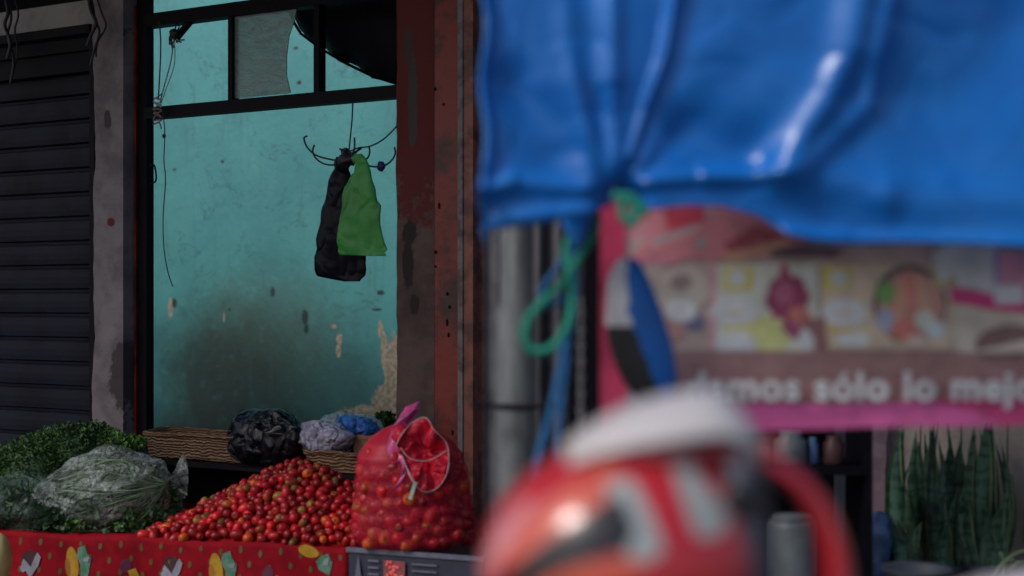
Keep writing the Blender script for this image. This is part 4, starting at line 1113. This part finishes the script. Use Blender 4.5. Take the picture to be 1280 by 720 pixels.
for (cx, Y, ls), lab in zip(plants, PL):
    zb = W(cx, 708, Y); k = mpp(Y)
    root = empty('snake_plant', loc=(zb.x, Y, 0), label=lab, cat='plant', group='snake plants before the beige boards')
    o0 = root.location
    for (bx, tx, ty, w) in ls:
        mb = MB(); strap(mb, W(bx, 712, Y+random.uniform(-.04, .05))-o0, W(tx, ty, Y+random.uniform(-.05, .05))-o0, w*k*.82, random.uniform(-1.2, 1.2), random.uniform(-.012, .012)); mb.build('leaf', root)
    for i in range(9):
        bx = cx+random.uniform(-26, 26); mb = MB(); strap(mb, W(bx, 712, Y+random.uniform(-.02, .07))-o0, W(bx+random.uniform(-16, 16), random.uniform(520, 620), Y+random.uniform(-.03, .08))-o0, random.uniform(3, 6.5)*k, random.uniform(-2, 2), random.uniform(-.03, .03)); mb.build('leaf', root)
    # shorter shoots
    for i in range(5):
        mb = MB(); bx = cx+random.uniform(-16, 16); strap(mb, W(bx, 712, Y-.03)-o0, W(bx+random.uniform(-14, 14), random.uniform(610, 665), Y-.06)-o0, random.uniform(5, 8)*k, random.uniform(-1.5, 1.5), random.uniform(-.02, .02)); mb.build('leaf', root)
    mb = MB(); r0 = 24*k; zt = zb.z+.01
    prof2 = [(r0*.7, 0.25), (r0*.98, zt-.03), (r0*1.08, zt-.028), (r0*1.1, zt), (r0*1.0, zt), (r0*.95, zt-.03), (.002, zt-.03)]
    mb.grid(lambda u, v: Vector((math.cos(2*math.pi*u)*prof2[int(round(v*6))][0], math.sin(2*math.pi*u)*prof2[int(round(v*6))][0], prof2[int(round(v*6))][1])), 24, 6, M['potgrey'], closeu=True)
    mb.build('pot', root)
mb = MB(); 
for a, b in ((0, 2),): 
    p = W(1100, 0, 3.98).x; q = W(1400, 0, 3.5).x
    mb.box((p, 3.62, .22), (q, 3.98, .249), M['wood'])
    for x in (p+.01, q-.05):
        for y in (3.64, 3.92): mb.box((x, y, 0), (x+.04, y+.04, .2195), M['wood'])
o = mb.build('plant_bench'); tag(o, 'low wooden bench carrying the potted snake plants', 'bench')
# dry twigs at lower right
mb = MB()
for pts in ([(1240, 720), (1258, 700), (1275, 690), (1300, 686)], [(1250, 725), (1256, 706), (1250, 690)], [(1262, 712), (1275, 702), (1290, 708)], [(1246, 712), (1256, 702), (1268, 700)]):
    mb.tube(smoothpath([W(x, y, 3.45) for x, y in pts], 4), .0028, M['stem'], 5)
mb.tube([W(1250, 725, 3.45), W(1250, 850, 3.47)], .004, M['stem'], 5)
o = mb.build('dry_twig'); recenter(o); tag(o, 'pale dry twig sticking up at the lower right corner', 'twig')
# blue bundle, canister, clutter under the banner
mb = MB(); crumple(mb, lambda px, py, off: W(px, py, 3.85+off), [(640, 1092, 1104), (646, 1086, 1114), (660, 1084, 1118), (680, 1088, 1112), (700, 1088, 1112), (730, 1084, 1116), (760, 1084, 1116)], lambda v: .06, M['jean'], 22, 22, .02, 16)
o = mb.build('blue_bag'); recenter(o); tag(o, 'dull blue plastic bag standing at the foot of the pink sack', 'bag')
root = empty('gas_canister', loc=(W(990, 0, 3.1).x, 3.1, 0), label='pale grey canister seen through the helmet neck opening', cat='canister')
r = 29*mpp(3.1); zt = W(0, 632, 3.1).z
mb = MB(); prf = [(.001, .001), (r*.96, .001), (r, .03), (r, zt-.05), (r*.98, zt-.04), (r*.93, zt-.032), (r*.5, zt-.03), (.001, zt-.03)]
mb.grid(lambda u, v: Vector((math.cos(2*math.pi*u)*prf[int(round(v*7))][0], math.sin(2*math.pi*u)*prf[int(round(v*7))][0], prf[int(round(v*7))][1])), 28, 7, M['greybox'], closeu=True); mb.build('body', root)
mb = MB(); mb.tube([Vector((0, 0, zt-.03)), Vector((0, 0, zt-.022))], r*.8, M['greybox'], 24); mb.build('cap', root)
# shelf with jars behind, below the banner
root = empty('back_shelf', loc=(W(1000, 0, 3.55).x, 3.55, 0), label='dark steel shelf rack in the gloom below the banner', cat='shelf')
o0 = root.location; 
for zz in (W(0, 578, 3.55).z, .35):
    mb = MB(); mb.box((-.3, -.1, zz-.02), (.14, .12, zz), M['iron']); mb.build('shelf_board', root)
for x in (-.31, .141):
    mb = MB(); mb.box((x, -.1, 0), (x+.015, .12, 1.3), M['iron']); mb.build('upright', root)
zsh = W(0, 578, 3.55).z
def jar(px, w, h, m, lab, cat='jar', Y=3.5):
    x = W(px, 0, Y).x; mb = MB(); r = w/2*mpp(Y); H = h*mpp(Y)
    pf = [(.001, 0), (r*.92, 0), (r, .006), (r, H*.72), (r*.7, H*.84), (r*.68, H), (.001, H)]
    mb.grid(lambda u, v: Vector((math.cos(2*math.pi*u)*pf[int(round(v*6))][0]+x, math.sin(2*math.pi*u)*pf[int(round(v*6))][0]+Y, pf[int(round(v*6))][1]+zsh+.001)), 20, 6, m, closeu=True)
    o = mb.build('jar'); recenter(o); tag(o, lab, cat)
jar(988, 40, 42, M['greybox'], 'pale grey jar on the dark shelf just below the banner')
jar(1016, 14, 34, M['jean'], 'narrow blue jar beside the pale grey jar on the shelf')
jar(1042, 26, 36, mat('maroon_plastic', (.09, .03, .035), .5), 'dark maroon jar at the right end of the dim shelf')
jar(955, 20, 24, M['card'], 'small brown jar at the left end of the dim shelf')
# pale basin
mb = MB(); Y = 3.2; c = W(1146, 712, Y); r = 42*mpp(Y)
pf = [(r*.1, -.10), (r*.75, -.10), (r*.97, -.004), (r*1.04, 0), (r*1.02, .005), (r*.93, 0), (r*.72, -.092), (r*.1, -.092)]
mb.grid(lambda u, v: c+Vector((math.cos(2*math.pi*u)*pf[int(round(v*7))][0], math.sin(2*math.pi*u)*pf[int(round(v*7))][0], pf[int(round(v*7))][1])), 32, 7, M['potgrey'], closeu=True)
o = mb.build('plastic_basin'); recenter(o); tag(o, 'grey round plastic basin with its rim at the bottom edge before the plants', 'basin')
root = empty('stool', loc=(c.x, Y, 0), label='low dark stool under the grey plastic basin', cat='stool'); zs = c.z-.101
mb = MB(); mb.box((-.09, -.09, zs-.02), (.09, .09, zs), M['wood']); mb.build('seat', root)
for x in (-.08, .06):
    for y in (-.08, .06):
        mb = MB(); mb.box((x, y, 0), (x+.02, y+.02, zs-.0205), M['wood']); mb.build('leg', root)

# ------------------------------------------------------------------ helmet
HYd = 1.2
kh = mpp(HYd)
hb_ = W(800, 872, HYd)
root = empty('motorcycle_helmet', loc=hb_, label='red full face helmet with flame graphics and raised clear visor in the foreground', cat='helmet')
def HPt(px, py, dy=0): return Vector(((px-800)*kh, dy, -(py-872)*kh))
def inpoly(x, y, P):
    c = False; j = len(P)-1
    for i in range(len(P)):
        if (P[i][1] > y) != (P[j][1] > y) and x < (P[j][0]-P[i][0])*(y-P[i][1])/(P[j][1]-P[i][1])+P[i][0]: c = not c
        j = i
    return c
HR = mat('helmet_red', (.55, .018, .03), .32, var=.1, sc=6, bump=0, Coat_Weight=.9, Coat_Roughness=.12)
HC = mat('helmet_crimson', (.42, .008, .06), .32, var=.1, sc=6, bump=0, Coat_Weight=.9, Coat_Roughness=.12)
HO = mat('helmet_orange', (.66, .09, .05), .32, var=.1, sc=6, bump=0, Coat_Weight=.9, Coat_Roughness=.12)
HPk = mat('helmet_pink', (.72, .25, .27), .32, var=.1, sc=6, bump=0, Coat_Weight=.9, Coat_Roughness=.12)
HG = mat('helmet_silver', (.42, .47, .47), .3, var=.1, sc=6, bump=0, Coat_Weight=.9, Coat_Roughness=.12)
HB = mat('helmet_black', (.022, .022, .03), .25, bump=0)
HW = mat('helmet_white', (.78, .72, .7), .32, var=.1, sc=6, bump=0, Coat_Weight=.9, Coat_Roughness=.12)
gfx_glare = [([(606, 730), (640, 690), (690, 646), (740, 612), (766, 600), (782, 640), (770, 660), (730, 672), (690, 690), (655, 712), (640, 730)], HB),
       ([(748, 586), (780, 582), (808, 640), (812, 664), (778, 674), (760, 640)], HG),
       ([(828, 566), (856, 570), (874, 600), (892, 624), (886, 646), (854, 650), (842, 622), (836, 600)], HG),
       ([(650, 640), (700, 596), (760, 566), (772, 572), (752, 594), (754, 614), (700, 644), (640, 690), (630, 690)], HO),
       ([(598, 700), (622, 652), (650, 618), (672, 606), (650, 640), (624, 690), (608, 724)], HPk),  # pale pink streak painted in for the glare on the left side
       ([(660, 706), (720, 672), (782, 664), (790, 690), (740, 706), (680, 724)], HO),
       ([(700, 570), (760, 548), (860, 552), (900, 566), (860, 566), (780, 562), (740, 570)], HPk),
       ([(880, 575), (925, 570), (926, 660), (900, 724), (880, 724), (914, 660), (905, 610)], HC)]
cx, cy = 790, 716; rx, ry, rd = 190, 168, .115
def hmf(c):
    px = c.x/kh+800; py = 872-c.z/kh
    for P, m in gfx_glare:
        if inpoly(px, py, P): return m
    if px > 917+.0: return M['helmgrey']
    return HR
mb = MB()
def shell(k=1.0, cut=950):
    x1 = (cut-cx)/rx
    def fn(u, v):
        t = 2*math.pi*u; X = -1+(x1+1)*v
        # rounder crown: sample by angle
        ph = math.pi-(math.pi-math.acos(x1))*v; X = math.cos(ph); rr = math.sin(ph)**.92
        yy = math.sin(t); zz = math.cos(t)
        e = 2.25; d = (abs(yy)**e+abs(zz)**e)**(-1/e)
        px = cx+X*rx*k; py = cy-zz*d*rr*ry*k
        p = HPt(px, py, -yy*d*rr*rd*k); return p
    return fn
mb.grid(shell(), 150, 130, HR, closeu=True, mf=hmf); mb.build('shell', root)
mb = MB(); mb.grid(shell(.93, 940), 60, 40, M['helmgrey'], closeu=True)
# rim roll joining shell and lining
fo, fi = shell(1.0), shell(.93, 940)
mb.grid(lambda u, v: fo(u, 1).lerp(fi(u, 1), v)+Vector((.008*math.sin(math.pi*v), 0, 0)), 60, 5, M['helmgrey'], closeu=True)
mb.build('lining', root)
# cheek pad seen at the opening
mb = MB(); mb.ell(HPt(915, 660, -.055), (.022, .03, .075), M['helmgrey'], 20, 14, .08, 2); mb.ell(HPt(915, 780, .05), (.02, .03, .06), M['helmgrey'], 20, 14, .08, 2); mb.build('cheek_pad', root)
# chin bar: flattened band bowing out to the right
arc_c = [(868, 566), (905, 566), (944, 573), (982, 593), (1013, 628), (1031, 672), (1036, 720), (1026, 770), (1000, 812), (960, 846), (900, 862)]
hw_ = [7, 9, 11, 13, 15, 17, 19, 20, 20, 20, 18]
P = smoothpath([Vector((x, y, 0)) for x, y in arc_c], 6); n = len(P)
def cb(u, v):
    i = int(round(v*(n-1))); p = P[i]; d = (P[min(i+1, n-1)]-P[max(i-1, 0)]).normalized(); nn = Vector((d.y, -d.x, 0))
    k = v*(len(hw_)-1); j = min(int(k), len(hw_)-2); w = hw_[j]+(hw_[j+1]-hw_[j])*(k-j)
    a = 2*math.pi*u; q = p+nn*math.cos(a)*w
    return HPt(q.x, q.y, -.015-math.sin(a)*.032)
def cmf(c):
    px = c.x/kh+800; py = 872-c.z/kh
    r = math.hypot(px-900, py-716)
    if px > 1030 and py < 690 and c.y > -.03: return HC
    return HR
HR2 = mat('chin_bar_red', (.72, .03, .05), .3, var=.1, sc=6, bump=0, Coat_Weight=.6, Coat_Roughness=.15)  # helmet red made brighter here to offset the shade behind the shell
mb = MB(); mb.grid(cb, 28, n-1, HR2, closeu=True); mb.build('chin_bar', root)
# raised visor: curved plate lying over the brow
mb = MB()
def vis(u, v):
    a = (u-.5)*2.0   # across the helmet (depth)
    px = 708+232*v; top = rows_interp([(0, 558), (.12, 536), (.3, 514), (.45, 502), (.6, 494), (.72, 490), (.82, 494), (.9, 506), (.96, 524), (1, 548)], v)[0]
    base = 592
    rr = base-top
    return HPt(px, base-math.cos(a)*rr, math.sin(a)*(.062+.03*math.sin(math.pi*v)))
mb.grid(vis, 40, 30, M['visor']); o = mb.build('visor', root); so = o.modifiers.new('t', 'SOLIDIFY'); so.thickness = .0025
for hy in (-.108, .108):
    mb = MB(); mb.ell(HPt(905, 600, hy), (.018, .008, .018), HB, 16, 8); mb.build('visor_hinge', root)
mb = MB(); mb.ell(HPt(955, 556, -.02), (.012, .02, .006), HO, 12, 8, .2, 3); mb.build('vent_tab', root)
mb = MB(); mb.tube(smoothpath([HPt(940, 780, -.06), HPt(965, 820, -.06), HPt(955, 870, -.04)], 5), .004, HB, 6); mb.build('chin_strap', root)

# motorcycle under the helmet (only its top edge reaches the picture)
root = empty('motorcycle', loc=(hb_.x, hb_.y+.02, 0), label='parked motorcycle with white tail fairing below the red helmet', cat='motorcycle')
zt = hb_.z
mb = MB(); mb.ell((0.05, 0, zt-.06), (.42, .13, .058), M['seatblack'], 36, 14, 0, 3, True, .8); mb.build('seat', root)
mb = MB(); mb.ell((.42, 0, zt+.015), (.22, .09, .09), M['fair'], 30, 16, 0, 3, True, .9); mb.build('tail_fairing', root)
mb = MB(); mb.ell((-.1, 0, zt-.26), (.42, .12, .16), M['blackrub'], 24, 14, .1, 2); mb.build('engine_block', root)
for x in (-.68, .62):
    mb = MB(); rr = .29
    mb.tube([Vector((x+math.cos(t)*rr*.86, 0, rr+math.sin(t)*rr*.86)) for t in [2*math.pi*i/40 for i in range(41)]], .04, M['blackrub'], 12, cap=False)
    w = mb.build('wheel', root)
    mb = MB(); mb.tube([Vector((x+math.cos(t)*rr*.7, 0, rr+math.sin(t)*rr*.7)) for t in [2*math.pi*i/32 for i in range(33)]], .014, M['chain'], 8, cap=False)
    for i in range(10): t = i*.628; mb.tube([Vector((x, 0, rr)), Vector((x+math.cos(t)*rr*.7, 0, rr+math.sin(t)*rr*.7))], .003, M['chain'], 5)
    mb.tube([Vector((x, -.05, rr)), Vector((x, .05, rr))], .03, M['chain'], 12); mb.build('rim', w)
mb = MB(); mb.tube([Vector((-.68, .06, .29)), Vector((-.5, .06, zt-.05))], .016, M['chain'], 8); mb.tube([Vector((-.68, -.06, .29)), Vector((-.5, -.06, zt-.05))], .016, M['chain'], 8)
mb.tube([Vector((.62, .06, .29)), Vector((0, .05, .35)), Vector((-.42, .03, zt-.14))], .018, M['blackrub'], 8); mb.tube([Vector((.62, -.06, .29)), Vector((0, -.05, .35)), Vector((-.42, -.03, zt-.14))], .018, M['blackrub'], 8); mb.build('chassis', root)

# ------------------------------------------------------------------ light, sky, camera
w = bpy.data.worlds.new('World'); S.world = w; w.use_nodes = True
nt = w.node_tree; bg = nt.nodes['Background']; sky = nt.nodes.new('ShaderNodeTexSky'); sky.sky_type = 'NISHITA'; sky.sun_disc = False
SE, SA = R(43), R(-122)       # elevation; azimuth of the sun seen from above, 0 = +Y, clockwise
sky.sun_elevation = SE; sky.sun_rotation = SA; sky.air_density = 1.0; sky.dust_density = 2.5; sky.ozone_density = 1.0
nt.links.new(sky.outputs[0], bg.inputs[0]); bg.inputs[1].default_value = .10
sd = bpy.data.lights.new('sun', 'SUN'); sd.energy = 1.5; sd.angle = R(14); sd.color = (1, .96, .93)
so = bpy.data.objects.new('sun', sd); COL.objects.link(so)
dirv = Vector((math.sin(SA)*math.cos(SE), math.cos(SA)*math.cos(SE), math.sin(SE)))
so.rotation_euler = dirv.to_track_quat('Z', 'Y').to_euler()

cd = bpy.data.cameras.new('camera'); cam = bpy.data.objects.new('camera', cd); COL.objects.link(cam)
cam.location = (0, 0, CZ); cam.rotation_euler = (R(90), 0, 0); cd.lens = 50; cd.sensor_width = 36; cd.shift_y = (HY-360)/1280
cd.clip_start = .05; cd.clip_end = 300
cd.dof.use_dof = True; cd.dof.focus_distance = 5.3; cd.dof.aperture_fstop = 1.6
S.camera = cam
S.view_settings.view_transform = 'Standard'; S.view_settings.look = 'None'; S.view_settings.exposure = -.05; S.view_settings.gamma = 1
